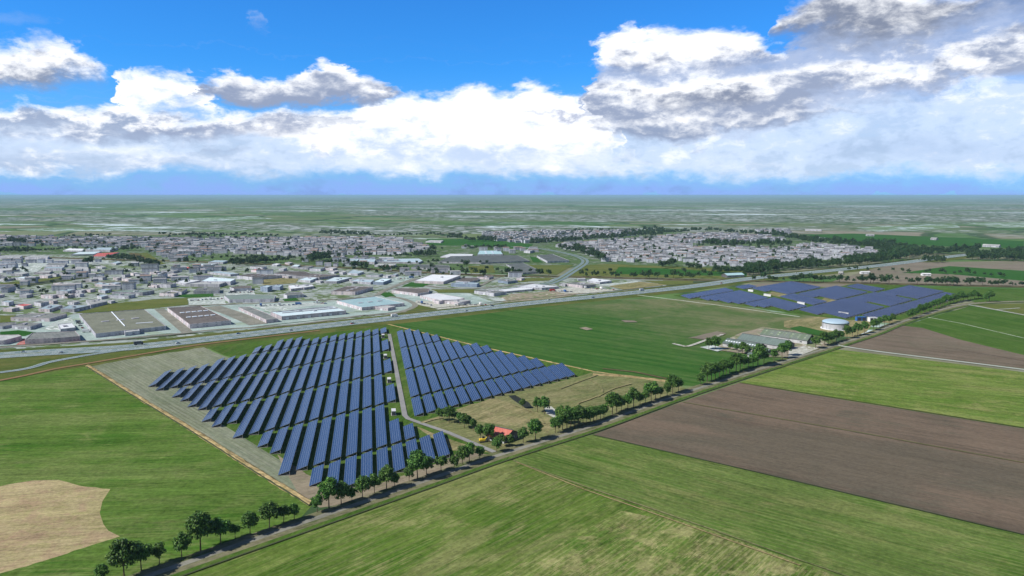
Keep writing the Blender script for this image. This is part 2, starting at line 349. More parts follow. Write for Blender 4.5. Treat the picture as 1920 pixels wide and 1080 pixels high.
M['drygrass'] = field('dry_grass', (.17, .18, .08), (.32, .28, .16), (.10, .14, .05), .9, 6, 30, 40, .6, .35)
M['meadow'] = field('meadow', (.115, .155, .058), (.20, .205, .10), (.33, .29, .17), .6, 4, 26, 45, .5, .32)
M['verge'] = field('verge_grass', (.052, .10, .022), (.115, .14, .045), (.22, .18, .08), pang((0, 666), (600, 612)), 4, 90, 60, .5, .25)
M['leftfield'] = field('left_field_grass', (.058, .135, .024), (.115, .185, .048), (.23, .25, .11), pang((0, 778), (360, 772)), 7, 160, 60, .5, .36)
M['farmgrass'] = field('solar_park_grass', (.045, .10, .020), (.085, .15, .036), (.2, .2, .09), AZ + math.pi / 2, 2.5, 60, 60, .35, .25)
M['soil'] = field('grey_stubble', (.18, .215, .145), (.28, .295, .225), (.15, .18, .09), pang((165, 686), (585, 945)), 2.2, 90, 70, .5, .22, 1, 3.0, (.15, .17, .10))
M['brownsoil'] = field('brown_stubble', (.24, .20, .155), (.31, .27, .20), (.20, .21, .11), .6, 2, 40, 30, .4, .22)
M['tanpatch'] = field('tan_bare_field', (.33, .31, .15), (.45, .38, .23), (.36, .25, .18), .2, 3.0, 11, 70, .8, .3, 1, 0, None, .6)
M['bigfield'] = field('large_field', (.030, .098, .016), (.062, .130, .030), (.17, .22, .10), pang((760, 618), (1250, 700)), 8, 200, 110, .25, .2)
def big_field():
    m_, t = mat('large_field', 1, 0); P0 = t.pos(); a, b = g(985, 572), g(1290, 655); d = (b - a).normalized(); nrm = (-d.y, d.x, 0)
    s_ = t.vm('DOT_PRODUCT', P0, nrm, out=1); k0 = a.x * nrm[0] + a.y * nrm[1]
    p = t.rot(P0, -pang((760, 618), (1250, 700))); x, y, z = t.sep(p)
    nz = t.noise(p, 1 / 130, 6, .68, .6); n2 = t.noise(t.comb(t.mul(x, 1 / 170), t.mul(y, 1 / 9), 0), 1, 5, .68); n3 = t.noise(t.comb(t.mul(x, .12), t.mul(y, .5), 1), 1, 5, .75)
    sd_ = t.add(t.sub(s_, k0), t.mul(t.sub(nz, .5), 520)); sd_ = t.add(sd_, t.mul(t.sub(n2, .5), 160))
    green = t.mix(t.mr(n2, .38, .6), (.034, .108, .018), (.066, .142, .032)); green = t.mix(t.mul(t.mr(t.add(t.mul(nz, .5), t.mul(n2, .5)), .56, .64), .35), green, (.15, .19, .09))
    tan = t.mix(t.mr(t.noise(p, 1 / 60, 6, .7, .5), .4, .6), (.10, .15, .052), (.185, .19, .10))
    c = t.mix(t.mr(sd_, -80, 260), green, tan); t.put(t.b, 'Base Color', t.hsv(c, t.mr(n3, .35, .65, .78, 1.22, False))); return m_
M['bigfield'] = big_field()
M['mottled'] = field('mottled_field', (.085, .135, .045), (.21, .205, .12), (.27, .22, .15), pang((1000, 600), (1400, 640)), 12, 140, 130, .55, .25)
M['bot_a'] = field('front_field', (.055, .125, .020), (.12, .18, .045), (.30, .29, .14), pang((600, 1000), (900, 880)), 4.5, 90, 60, .8, .33, 1, 4.5, (.19, .21, .09))
M['bot_b'] = field('front_strip_field', (.070, .135, .028), (.125, .18, .055), (.25, .25, .11), pang((1110, 815), (1920, 1005)), 3.5, 150, 60, .65, .32, 1, 3.5, (.17, .21, .08))
M['bot_c'] = field('striped_dry_crop', (.065, .145, .024), (.16, .20, .065), (.38, .34, .18), pang((700, 1080), (960, 950)), 2.5, 20, 35, .95, .42, 1, 2.6, (.30, .30, .15))
M['plough'] = field('ploughed_soil', (.105, .085, .066), (.20, .155, .118), (.10, .10, .075), pang((1275, 755), (1920, 870)), 20, 320, 170, .9, .18, 1, 2.6, (.12, .105, .085))
M['plough2'] = field('ploughed_soil_b', (.13, .108, .082), (.21, .172, .135), (.125, .125, .085), pang((1570, 650), (1920, 693)), 12, 200, 90, .6, .15)
M['limefield'] = field('lime_field', (.085, .165, .030), (.16, .22, .062), (.28, .28, .12), pang((1400, 730), (1920, 790)), 6, 130, 60, .8, .34, 1, 6.5, (.16, .23, .07))
M['farfield'] = field('far_right_field', (.050, .115, .022), (.085, .15, .038), (.17, .21, .09), pang((1740, 610), (1920, 650)), 10, 160, 80, .35, .2)
M['farfield2'] = field('far_green_field', (.032, .11, .026), (.05, .13, .034), None, 0, 30, 160, 150, .3, .15)
M['fargrey'] = field('far_fallow_field', (.19, .165, .135), (.25, .22, .18), (.15, .19, .09), 0, 20, 160, 100, .5, .18)
M['olive'] = field('olive_grass', (.09, .13, .035), (.14, .165, .055), (.22, .19, .09), .2, 8, 60, 50, .4, .2)
M['darkditch'] = plain('ditch_bottom', (.055, .07, .028), .3, .3)
M['browntrack'] = plain('brown_soil_track', (.21, .13, .055), .25, .2)
M['railbed'] = field('railway_bed', (.10, .085, .05), (.17, .14, .08), (.07, .09, .035), 0, 6, 60, 60, .5, .2)
M['pond'] = plain('wet_soil', (.018, .022, .016), .3, .3)
M['gravel'] = urban('pale_gravel', (.55, .56, .5), (.38, .38, .33), (.25, .24, .18), .25, 3, .2, (.75, .76, .74), .3)

# ------------------------------------------------------------------ ground sheets
lay = [0]
def ragged(pts, amp=1.6, step=14):
    out = []
    for (a, b), (c_, d) in zip(pts, pts[1:] + pts[:1]):
        n = max(1, int(math.hypot(c_ - a, d - b) / step))
        if a < -100 or c_ < -100: n = 1
        for k in range(n): t = k / n; out.append((a + (c_ - a) * t + (rnd.uniform(-amp, amp) if k else 0), b + (d - b) * t + (rnd.uniform(-amp, amp) * .6 if k else 0)))
    return out
def sheet(name, pts, m_, z=None, px=True):
    if name in ('bare_field', 'stubble_field', 'dry_meadow', 'brown_soil', 'farm_yard', 'striped_crop', 'tan_field', 'wet_patch', 'gravel_patch', 'bare_soil'): pts = ragged(pts, 1.6 if pts[0][1] > 600 else .8)
    lay[0] += 1; z = z if z is not None else .02 + lay[0] * .005
    P = [g(*p) for p in pts] if px else [Vector(p) for p in pts]
    bm = bmesh.new(); vs = [bm.verts.new((p.x, p.y, z)) for p in P]; f = bm.faces.new(vs); f.normal_update()
    if f.normal.z < 0: f.normal_flip()
    bmesh.ops.triangulate(bm, faces=bm.faces); me = bpy.data.meshes.new(name); bm.to_mesh(me); bm.free()
    me.materials.append(m_); return tag(link(name, me), kind='structure')
def ribbon_pts(P, w):
    L, Rr = [], []
    for i, p in enumerate(P):
        d = (P[min(i + 1, len(P) - 1)] - P[max(i - 1, 0)]); d.z = 0; d.normalize(); n = Vector((-d.y, d.x, 0))
        L.append(p + n * w / 2); Rr.append(p - n * w / 2)
    return L, Rr
def smooth_line(P, n=6):
    if len(P) < 3: return P
    out = []
    for i in range(len(P) - 1):
        p0, p1, p2, p3 = P[max(i - 1, 0)], P[i], P[i + 1], P[min(i + 2, len(P) - 1)]
        for k in range(n):
            t = k / n; out.append(.5 * ((2 * p1) + (p2 - p0) * t + (2 * p0 - 5 * p1 + 4 * p2 - p3) * t * t + (3 * p1 - p0 - 3 * p2 + p3) * t ** 3))
    out.append(P[-1]); return out
def road(name, pts, w, m_, sm=True, off=0.0, hgt=0.0, world=False):
    lay[0] += 1; z = .02 + lay[0] * .005 + hgt
    P = pts if world else [g(*p) for p in pts]
    if sm: P = smooth_line(P)
    if off:
        L, _ = ribbon_pts(P, 2 * off); P = L
    L, Rr = ribbon_pts(P, w); mb = MB()
    for i in range(len(P) - 1):
        mb.face([(Rr[i].x, Rr[i].y, z), (Rr[i + 1].x, Rr[i + 1].y, z), (L[i + 1].x, L[i + 1].y, z), (L[i].x, L[i].y, z)])
    o = mb.build(name, m_); return tag(o, kind='structure'), P
mb = MB()
rr = [0, 400, 1000, 2500, 6000, 15000, 40000, 100000]
ring = []
for r_ in rr[1:]:
    ring.append([(r_ * math.sin(2 * math.pi * k / 96), r_ * math.cos(2 * math.pi * k / 96), 0) for k in range(96)])
for k in range(96): mb.face([(0, 0, 0), ring[0][(k + 1) % 96], ring[0][k]])
for i in range(len(ring) - 1):
    for k in range(96): mb.face([ring[i][k], ring[i][(k + 1) % 96], ring[i + 1][(k + 1) % 96], ring[i + 1][k]])
tag(mb.build('ground', M['base']), kind='structure')

HW = [(-420, 712), (-200, 690), (0, 667), (240, 652), (400, 635), (600, 612), (800, 590), (1000, 568), (1150, 553), (1300, 537), (1420, 521), (1650, 498), (1800, 479), (1960, 461)]
hwy = [g(*p) for p in HW]
def hwy_y(x):
    for (a, b), (c, d) in zip(HW, HW[1:]):
        if a <= x <= c: return b + (d - b) * (x - a) / (c - a)
    return 461
# town and industry ground
sheet('town_ground', [(-400, 440), (300, 441), (700, 443), (850, 452), (1000, 440), (1080, 431), (1250, 434), (1480, 443), (1660, 468), (1700, 480), (1600, 492), (1450, 510), (1280, 512), (1130, 494), (1000, 512), (600, 500), (-400, 480)], M['town'])
sheet('industrial_ground', [(-400, 700), (-200, 680), (0, 656), (240, 642), (400, 626), (600, 604), (800, 583), (1000, 562), (1150, 548), (1250, 537), (1240, 522), (1000, 517), (600, 500), (300, 487), (-400, 455)], M['ind'])
sheet('verge', [(-420, 705), (-200, 685), (0, 657), (240, 642), (400, 625), (600, 604), (800, 583), (1000, 562), (1150, 547), (1300, 531), (1420, 516), (1650, 493), (1800, 475), (1960, 458),
                (1960, 466), (1800, 486), (1650, 505), (1420, 528), (1300, 546), (1150, 562), (1000, 577), (735, 609), (600, 627), (400, 652), (165, 690), (0, 715), (-420, 800)], M['verge'])
# fields left of and before the lane
sheet('field', [(-500, 790), (0, 712), (165, 687), (372, 815), (585, 948), (560, 975), (430, 1020), (280, 1080), (150, 1150), (-500, 1500)], M['leftfield'])
sheet('bare_field', [(-300, 985), (0, 912), (62, 901), (110, 900), (150, 911), (207, 917), (192, 940), (187, 962), (194, 983), (203, 995), (225, 1006), (186, 1018), (110, 1043), (50, 1062), (-10, 1078), (-300, 1190)], M['tanpatch'])
sheet('field', [(735, 609), (1000, 577), (1150, 562), (1290, 560), (1345, 566), (1480, 590), (1540, 592), (1570, 606), (1566, 650), (1400, 695), (1316, 724), (1250, 722), (1115, 698)], M['bigfield'])
sheet('tan_field', [(1470, 602), (1545, 592), (1640, 601), (1625, 622), (1600, 632), (1540, 628), (1470, 613)], M['drygrass'])
sheet('stubble_field', [(166, 687), (300, 664), (382, 651), (420, 668), (445, 676), (560, 700), (620, 800), (620, 880), (640, 945), (600, 952), (580, 942), (372, 812)], M['soil'])
sheet('field', [(386, 651), (600, 626), (735, 609), (1115, 698), (1060, 716), (930, 745), (880, 770), (790, 795), (930, 851), (640, 945), (590, 900), (520, 860), (440, 810), (390, 780), (420, 740), (380, 735), (430, 700), (455, 676), (420, 666)], M['farmgrass'])
sheet('brown_soil', [(520, 852), (600, 905), (640, 928), (740, 897), (840, 862), (862, 846), (925, 852), (760, 905), (640, 945), (600, 952), (560, 925)], M['brownsoil'])
sheet('brown_soil', [(780, 800), (850, 826), (925, 850), (850, 845), (812, 822)], M['drygrass'])
sheet('meadow', [(790, 790), (865, 768), (950, 735), (1040, 718), (1085, 706), (1115, 697), (1245, 714), (1290, 730), (1215, 764), (1107, 804), (1000, 834), (932, 850), (850, 820)], M['meadow'])
sheet('dry_meadow', [(855, 768), (930, 745), (975, 762), (1040, 786), (1028, 812), (985, 800), (930, 795), (880, 790)], M['drygrass'])
sheet('wet_patch', [(953, 742), (966, 741), (992, 755), (1000, 766), (985, 765), (962, 750)], M['pond'])
sheet('gravel_patch', [(1020, 764), (1034, 762), (1052, 778), (1040, 784), (1025, 776)], M['gravel'])
sheet('field', [(-500, 1540), (150, 1155), (290, 1085), (430, 1028), (600, 976), (800, 914), (940, 866), (962, 863), (1230, 960), (1500, 1055), (1900, 1200), (1900, 1700)], M['bot_a'])
sheet('striped_crop', [(880, 1110), (1010, 1040), (1165, 958), (1300, 985), (1480, 1010), (1530, 1060), (1620, 1100), (1650, 1180), (1000, 1250)], M['bot_c'])
sheet('field', [(962, 862), (1010, 842), (1112, 815), (1400, 882), (1920, 1004), (2300, 1094), (2600, 1400), (1900, 1200), (1500, 1055), (1230, 960)], M['bot_b'])
sheet('ploughed_field', [(1112, 815), (1275, 755), (1385, 718), (1500, 737), (1920, 804), (2400, 880), (2500, 1140), (1920, 1003), (1400, 881)], M['plough'])
sheet('field', [(1387, 717), (1480, 685), (1568, 655), (1700, 671), (1920, 698), (2400, 755), (2400, 878), (1920, 803), (1500, 736)], M['limefield'])
sheet('ploughed_field', [(1578, 649), (1640, 629), (1692, 611), (1730, 615), (1800, 637), (1920, 666), (2200, 725), (2200, 724), (1920, 691), (1700, 664)], M['plough2'])
sheet('field', [(1694, 611), (1750, 594), (1822, 573), (1920, 592), (2400, 690), (2400, 770), (1920, 666), (1800, 637), (1730, 615)], M['farfield'])
sheet('field', [(1826, 571), (1920, 569), (2400, 560), (2400, 690), (1920, 590)], M['olive'])
sheet('field', [(1700, 538), (1800, 540), (1920, 542), (2400, 548), (2400, 558), (1920, 565), (1830, 568), (1800, 556)], M['farfield'])
sheet('solar_park_ground', [(1345, 566), (1290, 560), (1262, 554), (1320, 545), (1400, 535), (1460, 531), (1600, 532), (1700, 534), (1740, 540), (1830, 556), (1790, 568), (1700, 600), (1640, 602), (1590, 600), (1500, 590)], M['farmgrass'])
sheet('bare_soil', [(1380, 540), (1430, 531), (1600, 532), (1560, 540), (1480, 536), (1420, 541)], M['fargrey'])
for pts in ([(1438, 552), (1448, 547), (1482, 553), (1462, 557)], [(1535, 568), (1548, 556), (1585, 567), (1560, 573)], [(1590, 592), (1700, 601), (1690, 608), (1640, 604)]): sheet('bare_soil', pts, M['drygrass'])
# strip fields beyond the rail line on the right
sheet('fallow_field', [(1560, 528), (1640, 503), (1700, 492), (1920, 489), (2400, 484), (2400, 536), (1920, 538), (1700, 533)], M['fargrey'])
sheet('field', [(1690, 512), (1780, 499), (1920, 508), (2400, 520), (2400, 545), (1920, 527), (1780, 514)], M['farfield2'])
sheet('field', [(1140, 495), (1400, 505), (1400, 524), (1290, 522), (1060, 517), (1100, 497)], M['olive'])
sheet('field', [(1160, 501), (1235, 503), (1400, 512), (1400, 518), (1150, 514)], M['farfield2'])
sheet('field', [(1500, 440), (1600, 438), (1800, 446), (1920, 452), (1920, 466), (1800, 462), (1650, 458)], M['farfield2'])
sheet('field', [(800, 448), (905, 449), (1000, 458), (990, 466), (900, 462), (800, 459)], M['farfield2'])
sheet('glasshouse_ground', [(1605, 427), (1660, 424), (1790, 419), (1800, 426), (1720, 432), (1640, 434)], M['glassyard'])
sheet('glasshouse_ground', [(1810, 418), (1920, 416), (2100, 417), (2100, 425), (1870, 427)], M['glassyard'])
sheet('glasshouse_ground', [(30, 430), (120, 427), (240, 429), (200, 434), (60, 434)], M['glassyard'])
sheet('glasshouse_ground', [(330, 411), (480, 405), (500, 410), (380, 415)], M['glassyard'])
# yards and greens of the industrial estate
for nm, c, pts, k in (('paved_yard', C1, [(-300, 1040), (0, 1010), (740, 950), (1728, 850), (1728, 680), (1200, 690), (600, 735), (0, 850), (-300, 880)], 'yard'),
    ('paved_yard', C2, [(430, 875), (1100, 820), (1600, 745), (1728, 720), (1500, 660), (1200, 620), (700, 650), (400, 665), (0, 690), (0, 890)], 'yard'),
    ('paved_yard', C3, [(0, 790), (400, 740), (700, 700), (960, 690), (1420, 640), (1200, 560), (700, 560), (0, 640)], 'yard'),
    ('red_yard', C1, [(105, 1000), (190, 930), (430, 945), (700, 945), (705, 955), (300, 975)], 'redyard'),
    ('concrete_yard', C1, [(350, 860), (430, 800), (575, 755), (600, 800), (480, 860)], 'whiteyard'),
    ('concrete_yard', C1, [(-100, 345), (0, 318), (400, 298), (880, 296), (880, 318), (560, 330), (350, 345), (300, 390), (0, 400)], 'whiteyard'),
    ('concrete_yard', C2, [(750, 655), (1240, 636), (1350, 650), (1160, 672), (890, 715)], 'whiteyard'),
    ('concrete_yard', C2, [(228, 603), (510, 590), (535, 650), (235, 662)], 'whiteyard'),
    ('concrete_yard', C2, [(530, 555), (760, 540), (770, 575), (540, 582)], 'whiteyard'),
    ('concrete_yard', C3, [(580, 450), (640, 425), (770, 425), (740, 445), (600, 490), (550, 490)], 'yard'),
    ('concrete_yard', C3, [(780, 620), (1230, 650), (1420, 650), (950, 695), (760, 650)], 'gravel'),
    ('dirt_yard', C4, [(120, 700), (250, 655), (560, 632), (870, 645), (600, 690), (200, 722)], 'dirtyard'),
    ('concrete_yard', C4, [(540, 622), (760, 600), (1130, 620), (930, 648), (700, 650)], 'gravel'),
    ('concrete_yard', C4, [(930, 582), (1270, 548), (1290, 560), (1100, 592)], 'whiteyard'),
    ('concrete_yard', C4, [(60, 690), (190, 690), (220, 712), (130, 712)], 'whiteyard'),
    ('grass', C1, [(610, 722), (880, 650), (1300, 606), (1515, 600), (1525, 655), (1180, 690), (700, 722)], 'olive'),
    ('grass', C1, [(1280, 590), (1350, 575), (1728, 565), (1728, 590), (1530, 596)], 'farfield2'),
    ('grass', C1, [(0, 480), (200, 460), (640, 405), (880, 394), (1010, 372), (1040, 378), (880, 412), (560, 460), (230, 507), (0, 500)], 'olive'),
    ('ditch', C1, [(230, 505), (560, 458), (880, 408), (1000, 380), (1010, 372), (880, 396), (540, 430), (200, 490)], 'darkditch'),
    ('grass', C1, [(0, 875), (150, 862), (295, 880), (200, 910), (0, 905)], 'farfield2'),
    ('grass', C1, [(0, 745), (130, 740), (80, 795), (0, 805)], 'olive'),
    ('brown_land', C1, [(1040, 235), (1190, 240), (1260, 310), (1280, 345), (1100, 290)], 'railbed'),
    ('grass', C1, [(1120, 240), (1190, 232), (1340, 325), (1290, 330)], 'olive'),
    ('dry_grass', C2, [(770, 468), (880, 440), (1120, 443), (1100, 480), (850, 497)], 'drygrass'),
    ('grass', C2, [(990, 610), (1100, 600), (1130, 622), (1010, 628)], 'farfield2'),
    ('grass', C3, [(480, 568), (560, 552), (620, 590), (530, 596)], 'farfield2'),
    ('grass', C3, [(780, 652), (960, 692), (700, 722), (560, 735), (700, 690)], 'olive'),
    ('grass', C3, [(660, 508), (740, 472), (890, 488), (830, 512)], 'farfield2'),
    ('grass', C3, [(900, 530), (1250, 530), (1240, 560), (960, 555)], 'olive'),
    ('grass', C3, [(1200, 340), (1400, 335), (1420, 395), (1220, 400)], 'olive'),
    ('grass', C4, [(380, 420), (760, 420), (620, 500), (420, 480)], 'olive'),
    ('grass', C4, [(260, 560), (560, 545), (600, 525), (300, 525)], 'olive'),
    ('grass', C4, [(400, 350), (460, 360), (510, 400), (430, 395)], 'farfield2'),
    ('grass', C4, [(1040, 590), (1300, 555), (1520, 580), (1160, 620)], 'drygrass'),
    ('grass', C4, [(1290, 545), (1728, 548), (1728, 575), (1530, 582)], 'olive')):
    sheet(nm, [c(*p) for p in pts], M[k])

YZ = .02 + lay[0] * .005
# railway line
RAIL = [(-300, 470), (150, 485), (400, 492), (600, 500), (900, 516), (1100, 520), (1300, 525), (1650, 532), (1920, 538), (2300, 545)]
road('railway', RAIL, 26, M['railbed'])
road('railway_track', RAIL, 5, M['darkditch'])
# highway: verge ditch, carriageways, markings
road('ditch', [(a, b - 17 + max(0, a) * .0085) for a, b in HW[1:-2]], 3.0, M['darkditch'])
road('highway', HW, 31, M['asphalt']); HWZ = .02 + lay[0] * .005
road('median', HW, 2.2, M['verge'])
hp = smooth_line(hwy)
for off in (14.3, -14.3, 2.4, -2.4): road('edge_line', HW, .45, M['paint'], off=off)
def dashes(name, P, offs, L=9, gap=14, wd=.55, zadd=.0):
    mb = MB(); lay[0] += 1; z = .03 + lay[0] * .005
    for off in offs:
        acc = 0
        for a, b in zip(P, P[1:]):
            d = b - a; ln = d.length; d.normalize(); n = Vector((-d.y, d.x, 0)); s_ = -acc
            while s_ < ln:
                p = a + d * max(0, s_) + n * off; q = a + d * min(ln, s_ + L) + n * off
                if s_ + L > 0 and q.x > -900 and p.x < 1200: mb.face([(*(p - n * wd / 2).xy, z), (*(q - n * wd / 2).xy, z), (*(q + n * wd / 2).xy, z), (*(p + n * wd / 2).xy, z)])
                s_ += gap
            acc = (ln + acc) % gap
    return tag(mb.build(name, M['paint']), kind='structure')
dashes('lane_marking', hp, (6.2, 10.2, -6.2, -10.2))
for pts, w_ in (([(-420, 735), (0, 699), (100, 678), (200, 661), (330, 645)], 7), ([(-420, 690), (0, 669), (90, 662), (230, 650)], 6)):
    road('slip_road', pts, w_, M['asphalt']); road('edge_line', pts, .4, M['paint'], off=w_ / 2 - .7); road('edge_line', pts, .4, M['paint'], off=-w_ / 2 + .7)
road('dirt_track', [(-420, 790), (0, 714), (100, 693), (165, 682), (300, 659), (382, 646), (600, 620)], 5, M['browntrack'])
# link road
LK = [(900, 551), (1000, 536), (1040, 528), (1075, 508), (1097, 492), (1088, 483), (1060, 475), (1016, 467), (960, 462)]
road('link_road', LK, 17, M['asphalt']); road('median', LK, 3, M['olive'])
for pts, w_ in (([C3(460, 580), C3(520, 540), C3(600, 510), C3(700, 470), C3(780, 445)], 9), ([C3(560, 735), C3(680, 705), C3(750, 680), C3(770, 655), C3(720, 625), C3(640, 600), C3(560, 590)], 8),
                ([C2(230, 662), C2(560, 652), C2(900, 640), C2(1400, 612), C2(1728, 590)], 7), ([C2(420, 670), C2(600, 730), C2(800, 815)], 22), ([C1(1290, 690), C1(1400, 780), C1(1520, 880)], 12),
                ([C1(-200, 1030), C1(0, 1003), C1(740, 950), C1(1400, 895), C1(1728, 860), C2(1100, 815), C2(1620, 745), C3(400, 742), C3(700, 712)], 7), ([C1(600, 470), C1(900, 470), C1(1200, 462), C1(1400, 440)], 10),
                ([C3(860, 500), C3(1010, 520), C3(1240, 525), C3(1728, 480)], 8), ([C3(1300, 500), C3(1380, 460), C3(1450, 430)], 7)):
    road('estate_road', pts, w_, M['lane'])

# lane beside the tree row
LANE = [(20, 1175), (310, 1071), (585, 976), (800, 902), (932, 856), (1110, 800), (1213, 763), (1295, 734), (1357, 714), (1420, 694), (1507, 667), (1569, 647), (1640, 624), (1682, 607), (1766, 581), (1813, 571), (1870, 567), (1960, 565), (2300, 562)]
road('lane_verge', LANE, 12, M['laneverge'])
road('grass_verge', LANE, 3.2, M['farmgrass'], off=-7.5)
road('ditch', LANE, 1.0, M['darkditch'], off=-9.4)
road('lane', LANE, 3.6, M['lane'])
road('field_path', [(1569, 648), (1640, 659), (1760, 674), (1920, 694), (2300, 745)], 4.0, M['paletrack'])
road('field_path', [(1816, 572), (1870, 582), (1920, 591), (2300, 660)], 4.0, M['paletrack'])
road('field_path', [(1868, 581), (1900, 579), (1912, 578)], 3.0, M['paletrack'])
road('access_track', [(730, 627), (759, 780), (765, 786), (790, 795), (840, 812), (927, 849)], 3.6, M['track'], sm=False)
road('farm_track', [(790, 794), (812, 787), (830, 784)], 3.0, M['drygrass'])
# straw covered banks and field margins
def bank(name, pts, w_, h_, m_, step=4.0, rough_=.5):
    P = [g(*p) for p in pts]; Q = []
    for a, b in zip(P, P[1:]):
        n = max(1, int((b - a).length / step)); Q += [a.lerp(b, k / n) for k in range(n)]
    Q.append(P[-1]); mb = MB(); rows = []
    for i, p in enumerate(Q):
        d = (Q[min(i + 1, len(Q) - 1)] - Q[max(i - 1, 0)]).normalized(); n = Vector((-d.y, d.x, 0)); row = []
        for s_, z in ((-1, 0), (-.45, .8), (.1, 1), (.5, .7), (1, 0)):
            row.append(p + n * (s_ * w_ / 2 * rnd.uniform(1 - rough_ * .4, 1 + rough_ * .4)) + Vector((0, 0, z * h_ * rnd.uniform(1 - rough_, 1 + rough_ * .5) + .02)))
        rows.append(row)
    for a, b in zip(rows, rows[1:]):
        for k in range(4): mb.face([a[k], b[k], b[k + 1], a[k + 1]])
    return tag(mb.build(name, m_), kind='structure')
bank('straw_bank', [(165, 686), (240, 733), (372, 813), (480, 882), (585, 946)], 4.4, 1.1, M['straw'])
road('ditch', [(162, 688), (238, 736), (369, 816), (478, 886), (580, 949)], 1.3, M['darkditch'], sm=False)
bank('field_margin', [(728, 608), (900, 650), (1115, 697), (1250, 714)], 2.4, .5, M['straw'])
bank('field_margin', [(1112, 702), (1180, 706), (1262, 716)], 7, .7, M['straw'])
road('ditch', [(1130, 692), (1190, 698), (1250, 711)], 3.5, M['railbed'], sm=False)
bank('field_margin', [(1195, 553), (1345, 572), (1500, 594)], 2.2, .3, M['paletrack'])
bank('field_margin', [(1735, 594), (1800, 606), (1920, 634), (2200, 700)], 1.6, .25, M['paletrack'])
for pts in ([(1110, 816), (1400, 882), (1920, 1004), (2400, 1117)], [(1280, 755), (1600, 810), (1920, 869), (2400, 955)]):
    road('ditch', pts, .8, M['olive'] if pts[0][0] == 1280 else M['darkditch'], sm=False)
road('field_margin', [(1385, 718), (1500, 736), (1920, 803), (2300, 862)], 1.4, M['olive'], sm=False)
road('wheel_track', [(962, 865), (1100, 915), (1230, 958), (1500, 1052), (1700, 1120)], 1.0, M['meadow'], sm=False)
road('wheel_track', [(968, 868), (1100, 921), (1230, 966), (1500, 1062)], .7, M['straw'], sm=False)
for pts in ([(1105, 712), (1125, 725), (1128, 738), (1110, 748), (1085, 757), (1085, 763)], [(1120, 745), (1150, 730), (1185, 720)], [(1050, 730), (1090, 715), (1120, 704)], [(960, 760), (1000, 775), (1020, 795)]):
    road('wheel_track', pts, 1.6, M['drygrass'])
# white bits in the big field
sheet('bare_soil', [(1086, 616), (1098, 614), (1112, 618), (1100, 620)], M['dirtyard']); sheet('bare_soil', [(1164, 601), (1190, 602), (1196, 605), (1172, 605)], M['fargrey'])
sheet('bare_soil', [(1290, 634), (1345, 622), (1362, 626), (1330, 640)], M['fargrey'])
road('farm_track', [(1355, 628), (1320, 640), (1290, 650), (1275, 648), (1262, 645)], 4, M['gravel'])
sheet('farm_yard', [(1345, 652), (1362, 638), (1392, 624), (1430, 614), (1500, 622), (1540, 636), (1556, 648), (1480, 672), (1440, 670), (1340, 656)], M['dirtyard'])
sheet('gravel_yard', [(1312, 652), (1335, 648), (1362, 655), (1345, 660)], M['whiteyard'])
sheet('gravel_yard', [(1480, 652), (1510, 650), (1535, 654), (1500, 668), (1478, 672)], M['gravel'])
sheet('grass', [(1480, 616), (1500, 612), (1560, 626), (1545, 632), (1500, 624)], M['farfield2'])


# ------------------------------------------------------------------ solar tables
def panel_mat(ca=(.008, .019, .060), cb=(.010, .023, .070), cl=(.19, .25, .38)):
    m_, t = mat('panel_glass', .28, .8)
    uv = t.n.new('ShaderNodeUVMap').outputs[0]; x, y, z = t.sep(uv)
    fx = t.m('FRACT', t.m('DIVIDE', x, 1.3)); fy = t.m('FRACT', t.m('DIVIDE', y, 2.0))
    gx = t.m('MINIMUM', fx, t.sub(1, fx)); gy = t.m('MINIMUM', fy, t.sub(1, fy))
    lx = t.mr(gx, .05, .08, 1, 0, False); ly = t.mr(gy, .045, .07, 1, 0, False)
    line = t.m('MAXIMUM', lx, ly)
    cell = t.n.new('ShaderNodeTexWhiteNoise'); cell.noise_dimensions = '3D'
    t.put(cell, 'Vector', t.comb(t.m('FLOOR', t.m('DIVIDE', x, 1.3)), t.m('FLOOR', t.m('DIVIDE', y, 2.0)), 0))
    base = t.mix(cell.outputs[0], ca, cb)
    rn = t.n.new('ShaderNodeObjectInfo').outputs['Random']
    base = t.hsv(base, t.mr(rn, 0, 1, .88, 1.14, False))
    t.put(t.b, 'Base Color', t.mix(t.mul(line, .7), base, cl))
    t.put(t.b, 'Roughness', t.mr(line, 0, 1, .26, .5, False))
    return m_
M['panel'] = panel_mat(); M['panel_far_sheen'] = panel_mat((.032, .044, .096), (.038, .051, .110), (.20, .23, .33))  # far decks: paler copy, grazing sky reflection put into the base colour
M['under'] = plain('panel_back', (.05, .05, .055), .05)
M['steel'] = plain('galvanised_steel', (.42, .40, .37), .1, .5, .5, .4, .3)
PITCHU, TW, ZL, ZH = 8.75, 6.25, .5, 2.65
deck_cache = {}; TD = Vector((TW, 0, ZH - ZL)).normalized()
def deck_mesh(L, pm='panel'):
    k = round(L * 2) / 2; key = (pm, k)
    if key in deck_cache: return deck_cache[key]
    th = .14; nx, nz = -TD.z * th, TD.x * th
    v = [(0, 0, ZL), (TW, 0, ZH), (TW, L, ZH), (0, L, ZL)]; v += [(x + nx, y, z + nz) for x, y, z in v]
    f = [(4, 5, 6, 7), (3, 2, 1, 0), (0, 1, 5, 4), (1, 2, 6, 5), (2, 3, 7, 6), (3, 0, 4, 7)]
    me = mesh('panel_deck', v, f, [M[pm], M['under'], M['steel']], [0, 1, 2, 2, 2, 2])
    uvl = me.uv_layers.new(name='UVMap'); sl = math.hypot(TW, ZH - ZL)
    for p in me.polygons:
        for li in p.loop_indices:
            c = me.vertices[me.loops[li].vertex_index].co
            uvl.data[li].uv = (c.x / TW * 5 * 1.3, c.y * (1.72 / 1.72))
    deck_cache[key] = me; return me
